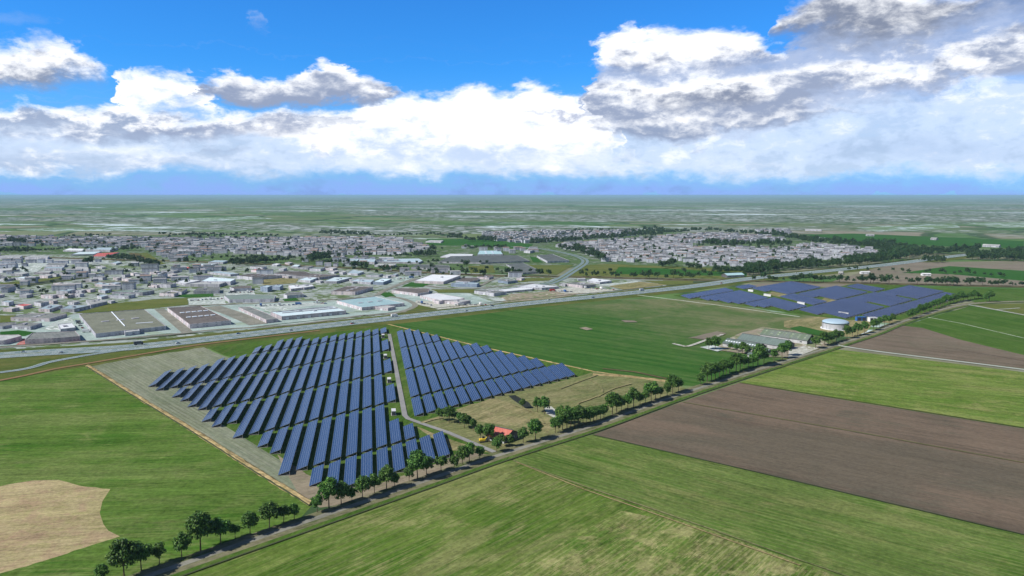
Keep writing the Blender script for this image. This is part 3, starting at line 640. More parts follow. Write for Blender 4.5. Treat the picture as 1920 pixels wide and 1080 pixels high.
def frame_mesh():
    if 'f' in deck_cache: return deck_cache['f']
    mb = MB(); mb.bar((.1, 0, .16), (TW, 0, .16), .10); mb.bar((.35, 0, 0), (.35, 0, ZL + .1), .09); mb.bar((TW - .25, 0, 0), (TW - .25, 0, ZH - .15), .10)
    mb.bar((0, 0, ZL - .1), (TW, 0, ZH - .1), .09); mb.bar((TW - .3, 0, .2), (TW * .52, 0, (ZL + ZH) / 2 - .1), .06)
    deck_cache['f'] = mb.me('support_frame', M['steel']); return deck_cache['f']
def rail_mesh(L):
    k = ('r', round(L * 2) / 2)
    if k in deck_cache: return deck_cache[k]
    mb = MB()
    for q in (.2, .8): mb.bar((TW * q, 0, ZL + (ZH - ZL) * q - .1), (TW * q, L, ZL + (ZH - ZL) * q - .1), .07)
    deck_cache[k] = mb.me('purlins', M['steel']); return deck_cache[k]
def table(i, w0, w1, label, group, near=True):
    u = 1.5 + PITCHU * i; s_ = .66 * (u - 1.5); v0, L = w0 + s_, w1 - w0 - (1.3 if near else .6)
    if near: v0 += rnd.uniform(-.25, .25)
    loc = UV_[0] * u + UV_[1] * v0
    o = empty('solar_table', loc, -AZ); tag(o, label, 'solar panel', group)
    link('panel_deck', deck_mesh(L, 'panel' if near else 'panel_far_sheen'), o)
    if near:
        link('purlins', rail_mesh(L), o)
        n = max(3, int(L / 9) + 1); fm = frame_mesh()
        for k in range(n):
            f = link('support_frame', fm, o); f.location = (0, .15 + (L - .3) * k / (n - 1), 0)
    else:
        fm = frame_mesh()
        for yy in (.15, L - .15): f = link('support_frame', fm, o); f.location = (0, yy, 0)
    return o
def rng(a, b, w0, w1): return [(i, w0, w1) for i in range(a, b + 1)]
LEFT = [('first', [(-4, 407, 434)] + rng(-3, 4, 390, 434)),
    ('second', [(-8, 498, 526), (-7, 479, 526)] + rng(-6, 0, 437.5, 526) + [(1, 437.5, 484), (2, 437.5, 466)]),
    ('third', [(-13, 587, 616), (-12, 568, 617), (-11, 568, 617)] + rng(-10, 0, 530, 618) + [(1, 530, 578)]),
    ('fourth', [(-17, 678, 706), (-16, 660, 709), (-15, 637, 710)] + rng(-14, 0, 622, 710) + [(1, 622, 671)]),
    ('fifth', [(-20, 732, 784), (-19, 713, 784), (-18, 713, 784), (-17, 713, 785)] + rng(-16, 0, 714, 802) + [(1, 714, 764)]),
    ('sixth', [(-13, 806, 834), (-12, 806, 836)] + rng(-11, -9, 806, 854) + rng(-8, 1, 806, 836))]
RIGHT = [('first', rng(3, 18, 481, 526)), ('second', rng(3, 13, 530, 618) + [(14, 530, 600), (15, 530, 580), (16, 530, 562)]),
    ('third', rng(3, 8, 622, 711) + [(9, 622, 695), (10, 622, 671), (11, 622, 671), (12, 622, 652)]),
    ('fourth', [(3, 714, 805), (4, 714, 805), (5, 714, 791), (6, 714, 767), (7, 714, 747)])]
for side, rows in (('left', LEFT), ('right', RIGHT)):
    for rn_, tb in rows:
        for k, (i, a, b) in enumerate(tb):
            table(i, a, b, 'blue solar table, %s from left, %s row from the lane, %s of the track' % (ordn(k + 1), rn_, side), 'solar tables in rows %s of the access track' % side)
FARP = [('first', rng(69, 80, 395, 429) + rng(81, 98, 386, 426)),
    ('second', rng(63, 64, 477, 520) + rng(65, 66, 434, 520) + rng(67, 76, 434, 520) + rng(77, 78, 477, 516) + rng(79, 86, 432, 516) + [(88, 472, 510)] + rng(89, 99, 430, 508)),
    ('third', [(58, 583, 612)] + rng(59, 60, 568, 612) + rng(61, 65, 525, 612) + rng(68, 71, 525, 612) + rng(73, 74, 564, 606) + rng(75, 85, 524, 606) + rng(88, 91, 520, 590)),
    ('fourth', [(54, 675, 704), (55, 662, 704), (56, 634, 704)] + rng(57, 64, 616, 704) + rng(69, 70, 662, 704) + rng(71, 81, 616, 704)),
    ('fifth', rng(52, 63, 709, 742) + rng(67, 70, 709, 738))]
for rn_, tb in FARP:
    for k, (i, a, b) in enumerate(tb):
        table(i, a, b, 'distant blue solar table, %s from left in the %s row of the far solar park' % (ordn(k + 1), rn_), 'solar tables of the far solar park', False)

# ------------------------------------------------------------------ trees
def leaf_mat(name, a, b, c):
    m_, t = mat(name, .55, .35)
    gi = t.n.new('ShaderNodeNewGeometry').outputs['Random Per Island']
    rn = t.n.new('ShaderNodeObjectInfo').outputs['Random']
    col_ = t.ramp(gi, [(0, a), (.5, b), (.85, b), (1, c)])
    t.put(t.b, 'Base Color', t.hsv(col_, t.mr(rn, 0, 1, .82, 1.2, False), None, t.mr(rn, 0, 1, .49, .51, False)))
    t.put(t.b, 'Subsurface Weight', 0); return m_
M['leaf'] = leaf_mat('leaves', (.028, .085, .011), (.062, .155, .020), (.20, .34, .055))
M['leaf_far'] = leaf_mat('dark_leaves', (.015, .048, .010), (.032, .085, .018), (.08, .16, .035))
M['bark'] = plain('bark', (.13, .095, .06), .2, 1.5)
def crown_arrays(rs, H, ncl, nl, size, wid=.33, base=.30):
    """leaf faces on many small clumps spread through an uneven crown"""
    V, F = [], []
    cz = H * (1 + base) / 2; rz = H * (1 - base) / 2; rxy = H * wid
    cl = []
    for k in range(ncl):
        while True:
            d = Vector((rs.gauss(0, 1), rs.gauss(0, 1), rs.gauss(0, 1))).normalized()
            if d.z > -.75: break
        rad = rs.uniform(.45, .92) if k % 4 else rs.uniform(.1, .4)
        c = Vector((d.x * rxy * rad, d.y * rxy * rad, cz + d.z * rz * rad * (.92 if d.z > 0 else .8)))
        cl.append((c, H * rs.uniform(.075, .135)))
    for c, r in cl:
        for _ in range(nl):
            d = Vector((rs.gauss(0, 1), rs.gauss(0, 1), rs.gauss(0, 1) + .25)).normalized()
            p = c + d * r * rs.uniform(.55, 1.12)
            out = (d * .7 + Vector((rs.gauss(0, .4), rs.gauss(0, .4), rs.uniform(0, .9)))).normalized()
            u = out.orthogonal().normalized(); a = rs.uniform(0, 6.28); u = (u * math.cos(a) + out.cross(u) * math.sin(a)); v_ = out.cross(u)
            s_ = size * H * rs.uniform(.6, 1.3); i = len(V)
            V += [p - u * s_ * .55, p - v_ * s_ * .28 + u * s_ * .1, p + u * s_ * .6 - out * s_ * .18, p + v_ * s_ * .28 + u * s_ * .1]
            F.append((i, i + 1, i + 2, i + 3))
    return V, F, cl
def trunk_mb(H, cl, rs, r=.018, detail=True):
    mb = MB(); top = Vector((rs.uniform(-.02, .02) * H, rs.uniform(-.02, .02) * H, H * .42))
    mb.bar((0, 0, -.15), (top.x * .5, top.y * .5, H * .2), H * r * 1.25, sides=7, r2=H * r)
    mb.bar((top.x * .5, top.y * .5, H * .2), top, H * r, sides=7, r2=H * r * .75)
    mb.bar(top, (top.x, top.y, H * .78), H * r * .75, sides=5, r2=H * r * .2)
    if detail:
        for c, rr_ in cl[::2]: mb.bar((top.x * .8, top.y * .8, H * rs.uniform(.28, .48)), c, H * r * .5, sides=4, r2=H * r * .12)
    return mb
near_pro, far_pro = [], []
for k in range(7):
    rs = random.Random(100 + k); V, F, cl = crown_arrays(rs, 10, 56, 56, .080, rs.uniform(.27, .335), rs.uniform(.22, .28))
    near_pro.append((mesh('crown', V, F, M['leaf']), trunk_mb(10, cl, rs).me('trunk', M['bark'])))
for k in range(5):
    rs = random.Random(200 + k); V, F, cl = crown_arrays(rs, 10, 20, 28, .115, rs.uniform(.38, .47), rs.uniform(.10, .20))
    far_pro.append((mesh('crown', V, F, M['leaf_far']), trunk_mb(10, cl, rs, .02, False).me('trunk', M['bark']), V, F))
def tree(px, py, hpx, label, group, far=False, parts=True):
    p = g(px, py); H = (1.18 if far else 1.12) * hpx / ppm(px, py); k = rnd.randrange(5 if far else 7)
    pr = (far_pro if far else near_pro)[k]
    o = empty('broadleaf_tree', (p.x, p.y, 0.0), rnd.uniform(0, 6.28)); s_ = H / 10
    o.scale = (s_ * rnd.uniform(.92, 1.08), s_ * rnd.uniform(.92, 1.08), s_)
    tag(o, label, 'tree', group); link('crown', pr[0], o); link('trunk', pr[1], o); return o
def ordlist(pts, mk):
    for k, q in enumerate(sorted(pts, key=lambda q: q[0])): mk(k, q)
def size_word(q, lo, hi): return 'small' if q[2] / ppm(q[0], q[1]) < lo else ('tall' if q[2] / ppm(q[0], q[1]) > hi else 'leafy')
A_ = [(193, 1092, 32), (233, 1086, 70), (265, 1071, 53), (299, 1057, 36), (341, 1047, 44), (376, 1033, 67), (414, 1020, 47), (441, 1009, 26), (469, 1004, 41), (505, 990, 45), (532, 981, 32), (552, 976, 30),
    (595, 962, 32), (617, 954, 54), (640, 947, 41), (660, 941, 25), (680, 936, 41), (702, 926, 35), (725, 919, 43), (740, 914, 25), (767, 904, 27), (783, 899, 51), (800, 891, 33), (827, 885, 30), (852, 882, 27),
    (867, 873, 34), (880, 868, 35), (899, 862, 24)]
ordlist(A_, lambda k, q: tree(*q, '%s roadside tree, %s from the left in the row beside the left solar park' % (size_word(q, 8, 13), ordn(k + 1)), 'trees along the lane beside the left solar park'))
B_ = [(825, 789, 27), (842, 793, 35), (852, 790, 22), (862, 795, 24), (871, 803, 30), (879, 802, 26), (887, 808, 26), (901, 825, 32), (917, 829, 39), (931, 849, 32), (940, 838, 28), (956, 838, 26), (981, 831, 32), (1004, 826, 44), (980, 766, 20), (1008, 773, 31), (1021, 777, 36)]
ordlist(B_, lambda k, q: tree(q[0], q[1], q[2] * .84, 'green tree, %s from the left among those around the red-roofed farm plot' % ordn(k + 1), 'trees around the red-roofed farm plot'))
C_ = [(1041, 813, 29), (1048, 808, 27), (1055, 806, 33), (1063, 803, 38), (1050, 795, 32), (1070, 800, 36), (1078, 802, 34), (1085, 799, 38), (1093, 796, 30), (1100, 796, 27), (1107, 793, 28), (1113, 792, 27), (1119, 789, 25), (1126, 787, 24), (1132, 784, 24),
    (1148, 779, 40), (1156, 774, 33), (1165, 769, 22), (1177, 767, 26), (1188, 764, 34), (1200, 759, 20), (1210, 757, 24), (1221, 753, 36), (1229, 749, 26), (1238, 746, 19), (1251, 744, 24), (1261, 739, 34), (1272, 735, 24)]
ordlist(C_, lambda k, q: tree(*q, '%s lane tree, %s from the left between the red-roofed farm and the gap' % (size_word(q, 8, 13), ordn(k + 1)), 'trees along the lane by the meadow'))
D_ = [(1313, 723, 19), (1326, 717, 29), (1334, 713, 26), (1341, 710, 25), (1349, 706, 22), (1356, 705, 25), (1362, 701, 21), (1368, 700, 22), (1380, 697, 28), (1388, 694, 25), (1395, 690, 19), (1403, 690, 18), (1412, 688, 21), (1421, 687, 34), (1432, 682, 21), (1451, 678, 20), (1466, 673, 25), (1476, 668, 23),
    (1529, 654, 20), (1546, 649, 22), (1553, 646, 18), (1560, 643, 17), (1568, 641, 19), (1577, 638, 15), (1588, 635, 21), (1598, 631, 15), (1608, 629, 20), (1621, 625, 19), (1637, 620, 17), (1643, 616, 14), (1649, 613, 15), (1658, 610, 16), (1667, 608, 13), (1673, 605, 14)]
ordlist(D_, lambda k, q: tree(q[0], q[1], q[2] * 1.13, '%s lane tree, %s from the left in the stretch past the grey barns' % (size_word(q, 8, 13), ordn(k + 1)), 'trees along the lane past the barns'))
E_ = [(1704, 599, 14), (1711, 597, 15), (1718, 594, 14), (1725, 590, 16), (1731, 588, 14), (1737, 585, 14), (1743, 584, 15), (1750, 580, 14), (1757, 578, 14), (1763, 575, 13), (1769, 573, 15), (1776, 570, 15), (1782, 569, 12), (1788, 568, 14), (1794, 566, 12), (1801, 565, 16), (1806, 564, 12), (1813, 563, 11), (1820, 562, 12), (1827, 561, 14), (1834, 560, 9), (1840, 560, 7), (1849, 566, 12), (1855, 566, 18)]
ordlist(E_, lambda k, q: tree(q[0], q[1], q[2] * 1.13, 'distant lane tree, %s from the left in the row beside the far solar park' % ordn(k + 1), 'trees along the lane beside the far solar park'))
F_ = [(1329, 656, 21), (1341, 656, 24), (1370, 657, 13), (1380, 660, 14), (1392, 664, 21), (1401, 667, 18)]
ordlist(F_, lambda k, q: tree(*q, 'farmyard tree, %s from the left in front of the grey barns' % ordn(k + 1), 'trees in front of the grey barns'))

def inside(x, y, P):
    r_ = False; j = len(P) - 1
    for i in range(len(P)):
        if (P[i][1] > y) != (P[j][1] > y) and x < (P[j][0] - P[i][0]) * (y - P[i][1]) / (P[j][1] - P[i][1]) + P[i][0]: r_ = not r_
        j = i
    return r_
FAR = []                                            # (x, y, h) picture points of trees in the middle distance
def rowt(z, L): FAR.extend([(*z(a, b), h / (5.333 if z is Z6 else 4.8 if z in (Z5, C5, C6) else 4.32)) for a, b, h in L])
rowt(Z5, [(45, 115, 40), (110, 105, 70), (155, 85, 40), (180, 118, 55), (200, 70, 60), (240, 118, 60), (285, 122, 65), (335, 105, 50), (380, 90, 60), (440, 105, 55), (465, 62, 35), (830, 138, 50), (925, 132, 80), (975, 136, 50), (1005, 138, 52), (1035, 136, 45), (1100, 133, 30), (1165, 138, 50), (1195, 136, 60),
    (1215, 138, 50), (1245, 137, 75), (1275, 138, 65), (1340, 144, 80), (1375, 144, 75), (1430, 140, 55), (1460, 140, 65), (1510, 138, 45), (1555, 138, 55), (1600, 142, 70), (1612, 140, 50), (1670, 146, 55), (1735, 142, 35)])
rowt(Z6, [(270, 168, 70), (300, 165, 75), (335, 168, 70), (385, 168, 95), (410, 165, 80), (440, 140, 35), (490, 150, 60), (500, 170, 60), (535, 178, 70), (570, 178, 95), (650, 145, 45), (742, 145, 35), (780, 178, 50), (800, 180, 55), (850, 185, 75), (940, 182, 80), (965, 180, 70), (1005, 185, 60), (1040, 187, 75), (1080, 187, 65),
    (1105, 188, 70), (1150, 187, 90), (1180, 187, 85), (1215, 193, 85), (1250, 190, 75), (1350, 187, 75), (1385, 188, 85), (1440, 165, 55), (1470, 188, 70), (1505, 190, 72), (1580, 195, 52), (1620, 197, 55), (1640, 197, 50), (1690, 198, 65), (1725, 198, 70), (1785, 193, 42), (1835, 195, 28), (1885, 203, 55), (1910, 200, 45),
    (170, 40, 35), (235, 35, 45), (355, 48, 40), (468, 52, 32), (610, 55, 40), (700, 60, 48), (765, 67, 45), (940, 66, 35), (970, 62, 38), (1090, 76, 62), (1125, 78, 45), (1225, 82, 32), (1280, 82, 42), (1357, 83, 65), (1420, 84, 38), (1525, 98, 38), (1593, 102, 38), (1670, 103, 48), (1685, 100, 40), (1718, 112, 38), (1960, 203, 50), (2030, 205, 60), (2090, 205, 55)])
rowt(C4, [(822, 512, 48), (862, 515, 35), (862, 482, 35), (925, 515, 50), (950, 512, 40), (1010, 497, 28), (1052, 482, 38), (1068, 528, 52), (1095, 495, 22), (1117, 525, 42), (1143, 500, 25), (1228, 528, 48), (1253, 528, 50), (1315, 528, 55), (1345, 530, 62), (1375, 530, 65), (1435, 532, 60), (1510, 537, 38), (218, 505, 62), (262, 470, 32), (275, 507, 50), (300, 508, 50), (322, 508, 52), (470, 510, 55), (495, 510, 55), (557, 512, 60), (55, 410, 26), (142, 470, 30), (30, 498, 35), (50, 460, 32), (10, 500, 38)])
rowt(C3, [(800, 403, 50), (848, 380, 22), (878, 405, 48), (942, 400, 42), (1003, 380, 22), (1083, 382, 22), (1115, 355, 25), (1142, 362, 28), (1152, 410, 50), (1186, 414, 50), (1190, 358, 62), (1178, 355, 45), (1230, 385, 30), (1262, 414, 48), (1303, 414, 42), (1333, 412, 42), (1350, 375, 35), (1437, 385, 32), (1470, 395, 22), (1515, 418, 62), (1558, 385, 35), (1575, 420, 45), (1615, 422, 50), (1703, 400, 40),
    (270, 362, 62), (305, 352, 55), (322, 360, 50), (340, 362, 62), (375, 368, 65), (490, 385, 45), (515, 388, 55), (550, 395, 62), (590, 390, 50), (640, 398, 50), (655, 395, 45), (690, 395, 55), (720, 330, 30), (785, 328, 28), (880, 328, 30), (905, 372, 48), (920, 322, 35), (950, 322, 35), (980, 328, 18), (1035, 328, 22), (1150, 325, 32), (1298, 325, 28), (1352, 328, 32),
    (65, 335, 40), (92, 312, 28), (128, 316, 28), (165, 316, 30), (195, 320, 25), (225, 320, 38), (118, 282, 25), (150, 275, 40), (165, 228, 22), (210, 228, 18), (235, 222, 35), (390, 228, 20), (300, 222, 35), (325, 222, 40), (485, 222, 48), (585, 220, 28), (645, 222, 28), (665, 224, 24), (735, 222, 50), (845, 215, 22), (905, 222, 50), (925, 220, 40), (990, 210, 22)])
rowt(C2, [(30, 318, 30), (155, 320, 38), (210, 318, 45), (268, 308, 28), (302, 320, 28), (425, 298, 35), (495, 290, 30), (545, 285, 35), (570, 333, 50), (590, 280, 28), (655, 280, 28), (690, 276, 28), (742, 280, 30), (825, 285, 38), (905, 285, 25), (960, 285, 35), (1045, 290, 35), (1060, 292, 30), (1085, 298, 38), (1135, 280, 30), (1158, 315, 40), (1205, 292, 28), (1360, 335, 40), (1388, 312, 25), (1425, 315, 22), (1462, 315, 26), (1522, 320, 34), (1565, 362, 58), (1605, 358, 48), (1632, 365, 50), (1660, 360, 50), (1675, 370, 45), (1450, 278, 38), (1480, 278, 24), (1500, 280, 22), (1460, 228, 22), (1508, 230, 20), (1530, 220, 35), (1600, 222, 24), (1630, 222, 38), (1688, 228, 24)])
rowt(C1, [(690, 335, 60), (715, 338, 70), (735, 320, 50), (745, 292, 32), (838, 292, 25), (1455, 320, 36), (1503, 320, 48)])
def belt(p0, p1, n, h, rows=1, dy=3.0, jit=1.0, group=None):
    for r_ in range(rows):
        for k in range(n):
            t = (k + rnd.uniform(-.4, .4)) / max(1, n - 1)
            FAR.append((p0[0] + (p1[0] - p0[0]) * t + rnd.uniform(-1.5, 1.5), p0[1] + (p1[1] - p0[1]) * t - r_ * dy + rnd.uniform(-jit, jit), h * rnd.uniform(.72, 1.2)))
for a in (((1323, 434), (1367, 437), 9, 7), ((1367, 438), (1450, 444), 18, 8, 1), ((1450, 444), (1521, 456), 16, 9, 2), ((1521, 456), (1625, 466), 26, 10, 2), ((1625, 466), (1705, 481), 20, 12, 3), ((1660, 462), (1712, 474), 12, 11, 2), ((1716, 482), (1745, 480), 7, 12, 3), ((1745, 478), (1832, 474), 20, 11, 2),
          ((1325, 462), (1379, 464), 12, 11, 2), ((1389, 462), (1412, 462), 5, 9), ((1421, 461), (1481, 462), 13, 9, 2), ((1305, 463), (1320, 464), 3, 6), ((1341, 514), (1400, 515), 13, 11, 2), ((1400, 516), (1456, 511), 14, 15, 3, 4), ((1460, 507), (1575, 500), 24, 12, 2, 3), ((1490, 503), (1520, 500), 7, 13, 2), ((1587, 500), (1650, 493), 15, 13, 3, 4), ((1650, 493), (1712, 484), 15, 14, 3, 4),
          ((1288, 503), (1312, 508), 5, 10, 2), ((1240, 503), (1262, 500), 5, 11, 2), ((1816, 487), (1960, 491), 32, 12, 3, 3), ((1860, 480), (1960, 478), 20, 11, 2), ((1735, 492), (1768, 493), 8, 9, 2), ((995, 459), (1073, 455), 18, 8, 2), ((1073, 454), (1166, 448), 20, 8, 2), ((1166, 446), (1242, 442), 18, 9, 2, 4), ((1242, 441), (1310, 435), 15, 8, 1), ((1200, 437), (1240, 434), 9, 7, 2), ((1076, 434), (1196, 433), 24, 5),
          ((1052, 470), (1079, 474), 6, 11, 1), ((1080, 472), (1129, 491), 15, 11, 3, 3), ((900, 453), (930, 452), 8, 6, 2), ((900, 466), (948, 466), 12, 6), ((605, 440), (690, 443), 22, 6, 2), ((690, 443), (832, 442), 30, 5, 1), ((843, 448), (866, 448), 7, 7, 2), ((874, 453), (890, 453), 5, 8, 1), ((897, 453), (922, 453), 7, 7, 2), ((873, 467), (947, 466), 17, 6),
          ((777, 482), (815, 481), 11, 9, 2), ((667, 482), (695, 483), 8, 8), ((718, 483), (771, 482), 11, 7), ((600, 488), (618, 487), 5, 9), ((439, 499), (500, 495), 16, 11, 2), ((500, 494), (543, 491), 9, 9, 1), ((580, 494), (605, 492), 7, 15, 2), ((605, 487), (618, 485), 4, 11, 1), ((300, 442), (522, 444), 38, 6, 1), ((353, 444), (400, 445), 8, 7, 1), ((16, 458), (45, 459), 8, 9, 2), ((46, 459), (88, 460), 8, 7), ((0, 475), (58, 474), 13, 8, 2), ((58, 473), (116, 470), 13, 6, 1), ((160, 443), (208, 443), 10, 5, 1),
          ((229, 470), (257, 470), 8, 8, 1), ((204, 489), (245, 488), 9, 9, 2), ((240, 490), (299, 502), 14, 10, 2), ((-60, 476), (0, 476), 10, 8, 1), ((598, 438), (625, 438), 6, 5)):
    belt(*a)
for P_, n_, h_ in (([(1100, 478), (1060, 468), (1165, 450), (1250, 444), (1480, 466), (1600, 465), (1640, 484), (1460, 496), (1330, 501), (1135, 492)], 200, 7), ([(0, 445), (600, 447), (815, 468), (640, 480), (430, 475), (330, 492), (300, 480), (0, 462)], 190, 7), ([(905, 437), (1195, 434), (1195, 442), (990, 457), (905, 450)], 45, 6),
                  ([(0, 500), (420, 505), (500, 512), (330, 540), (200, 560), (0, 560)], 60, 8), ([(600, 500), (1000, 518), (960, 530), (700, 520)], 22, 8)):
    c_ = 0
    while c_ < n_:
        x_, y_ = rnd.uniform(min(p[0] for p in P_), max(p[0] for p in P_)), rnd.uniform(min(p[1] for p in P_), max(p[1] for p in P_))
        if inside(x_, y_, P_): FAR.append((x_, y_, h_ * rnd.uniform(.6, 1.2))); c_ += 1
FAR.sort(key=lambda q: -q[2])
n_ind = 300 - len(A_) - len(B_) - len(C_) - len(D_) - len(E_) - len(F_)
def far_label(q):
    x, y = q[0], q[1]
    if 525 < y < 548: return ('tree line along the railway beyond the far solar park', 'distant round tree in the line along the railway')
    if x > 1130 and 505 <= y <= 526: return ('small trees between highway and fields', 'distant small tree standing between the railway and the highway fields')
    if x > 1290: return ('woodland belt around the housing estate', 'distant tree in the dark green belt beside the housing estate')
    if x > 990: return ('trees by the link road and estate', 'distant tree near the curving link road and housing estate')
    if y > 495: return ('trees in front of the glasshouses and halls', 'distant tree along the railway behind the industrial halls')
    return ('trees among the distant town buildings', 'distant dark tree among the buildings of the left town')
ind = sorted(FAR[:n_ind], key=lambda q: q[0]); cnt = {}
for q in ind:
    gr, lb = far_label(q); cnt[gr] = cnt.get(gr, 0) + 1
    tree(*q, '%s, %s from the left' % (lb, ordn(cnt[gr])), gr, True)
# everything smaller: one wood mass
VV, FF, off, mi_ = [], [], 0, []
for q in FAR[n_ind:]:
    p = g(q[0], q[1]); s_ = 1.25 * q[2] / ppm(q[0], q[1]) / 10; k = rnd.randrange(5); V, F = far_pro[k][2], far_pro[k][3]
    a = np.array([tuple(v) for v in V]); f = np.array(F); r_ = rnd.uniform(0, 6.28); ca, sa = math.cos(r_), math.sin(r_)
    a = np.stack([a[:, 0] * ca - a[:, 1] * sa, a[:, 0] * sa + a[:, 1] * ca, a[:, 2]], 1) * s_ + np.array([p.x, p.y, 0])
    VV.append(a); FF.append(f + off); off += len(a)
VV = np.concatenate(VV); FF = np.concatenate(FF)
me = bpy.data.meshes.new('distant_woods'); me.vertices.add(len(VV)); me.vertices.foreach_set('co', VV.astype('f').ravel())
me.loops.add(FF.size); me.loops.foreach_set('vertex_index', FF.ravel().astype('i')); me.polygons.add(len(FF)); me.polygons.foreach_set('loop_start', np.arange(0, FF.size, 4, dtype='i')); me.update(calc_edges=True)
me.materials.append(M['leaf_far'])
tag(link('distant_woods', me), 'dark green mass of distant trees among the far houses', 'woods', kind='stuff')

# ------------------------------------------------------------------ buildings
def wall_mat(name, c, c2, win=.5):
    m_, t = mat(name, .9, .2)
    ge = t.n.new('ShaderNodeNewGeometry'); P, Nn = ge.outputs['Position'], ge.outputs['Normal']
    tang = t.vm('CROSS_PRODUCT', Nn, (0, 0, 1)); s_ = t.vm('DOT_PRODUCT', P, tang, out=1); z = t.sep(P)[2]
    pn = t.n.new('ShaderNodeTexWhiteNoise'); pn.noise_dimensions = '1D'; t.put(pn, 'W', t.m('FLOOR', t.m('DIVIDE', s_, 3.4)))
    pv = pn.outputs[0]; rn = t.n.new('ShaderNodeObjectInfo').outputs['Random']
    c_ = t.mix(t.mr(pv, .0, 1), c, c2)
    f = t.m('FRACT', t.m('DIVIDE', s_, 3.4)); fz = t.m('FRACT', t.m('DIVIDE', z, 3.2))
    wm = t.mul(t.mul(t.mr(f, .2, .24), t.mr(f, .8, .76)), t.mul(t.mr(fz, .38, .42), t.mr(fz, .78, .74)))
    wm = t.mul(wm, t.m('GREATER_THAN', pv, .45))
    c_ = t.mix(t.mul(wm, win), c_, (.05, .06, .08))
    v = t.mul(t.mr(rn, 0, 1, .8, 1.2, False), t.mr(t.noise(P, .3, 4, .7), .3, .7, .85, 1.15, False))
    isl = t.n.new('ShaderNodeNewGeometry').outputs['Random Per Island']
    if name == 'wall_house': v = t.mul(v, t.mr(isl, 0, 1, .62, 1.3, False))
    t.put(t.b, 'Base Color', t.hsv(c_, v)); return m_
M['wall_grey'] = wall_mat('wall_grey', (.50, .50, .56), (.36, .365, .42), .4)
M['wall_pink'] = wall_mat('wall_pink', (.60, .53, .56), (.44, .41, .45), .4)
M['wall_house'] = wall_mat('wall_house', (.54, .56, .62), (.40, .42, .50), .4)
M['wall_blue'] = wall_mat('wall_blue', (.26, .32, .42), (.22, .28, .38), .3)
def roof_mat(name, c, c2, stripe=None, sw=6.0, ang=None, rough=.85):
    m_, t = mat(name, rough, .2)
    P = t.rot(t.pos(), -(ang if ang is not None else pang((400, 635), (1000, 568)))); x, y, z = t.sep(P)
    rn = t.n.new('ShaderNodeObjectInfo').outputs['Random']
    n = t.add(t.mul(t.noise(P, .06, 5, .65), .6), t.mul(t.noise(t.comb(t.mul(x, .5), t.mul(y, .06), 0), 1, 4, .7), .4))
    col_ = t.mix(t.mr(n, .38, .62), c, c2)
    if stripe:
        f = t.m('FRACT', t.m('DIVIDE', x, sw)); col_ = t.mix(t.mul(t.mr(f, .06, .1, 1, 0), .8), col_, stripe)
    t.put(t.b, 'Base Color', t.hsv(col_, t.mul(t.mr(rn, 0, 1, .85, 1.15, False), t.mr(t.noise(P, .8, 3, .7), .3, .7, .9, 1.1, False)))); return m_
RM = {'dark': roof_mat('roof_dark', (.14, .155, .15), (.24, .25, .235)), 'brown': roof_mat('roof_brown', (.115, .10, .09), (.17, .15, .135)), 'grey': roof_mat('roof_grey', (.34, .36, .36), (.50, .51, .50)),
      'olive': roof_mat('roof_olive', (.155, .165, .12), (.21, .22, .165)), 'white': roof_mat('roof_white', (.66, .70, .74), (.78, .81, .84)), 'teal': roof_mat('roof_teal', (.34, .52, .56), (.42, .60, .64)),
      'blue': roof_mat('roof_blue', (.32, .44, .50), (.46, .56, .62)), 'pale': roof_mat('roof_pale', (.60, .76, .82), (.72, .84, .88)), 'red': roof_mat('roof_red', (.50, .10, .09), (.62, .17, .14)),
      'glass': roof_mat('roof_glass', (.09, .105, .10), (.14, .155, .15), (.30, .33, .33), 14), 'green': roof_mat('roof_green', (.17, .23, .20), (.22, .28, .25), (.27, .33, .30), 5)}
ROOFWORD = {'dark': 'dark grey', 'brown': 'brown-black', 'grey': 'mid grey', 'olive': 'olive grey', 'white': 'white', 'teal': 'teal', 'blue': 'blue-grey', 'pale': 'pale blue', 'red': 'red', 'glass': 'dark striped', 'green': 'grey-green'}
M['skylight'] = plain('skylight', (.72, .78, .85), .05, .3, .4)
M['door'] = plain('loading_door', (.62, .64, .68), .15)
M['whitewall'] = plain('white_cladding', (.75, .76, .78), .06, .3)
BLD = []
def bld(c, pts, hp, roof, wall='grey', **kw):
    s_ = 4.8 if c in (C5, C6, Z5) else 5.333 if c is Z6 else 4.32
    P = [c(*p) for p in pts]; k = max(range(len(P)), key=lambda i: P[i][1]); x0, y0 = P[k]
    base = g(x0, y0 + hp / s_)
    dz = (540 - y0) / FPX; wy = math.cos(PITCH) + dz * math.sin(PITCH); wz = -math.sin(PITCH) + dz * math.cos(PITCH)
    h = max(3.0, CAM_H + wz * (base.y / wy))
    kw = dict(kw)
    if 'ridge' in kw: kw['ridge'] = [(g(*c(*a), h), g(*c(*b), h)) for a, b in kw['ridge']]
    BLD.append((x0, y0, h, [g(*p, h) for p in P], roof, wall, kw))
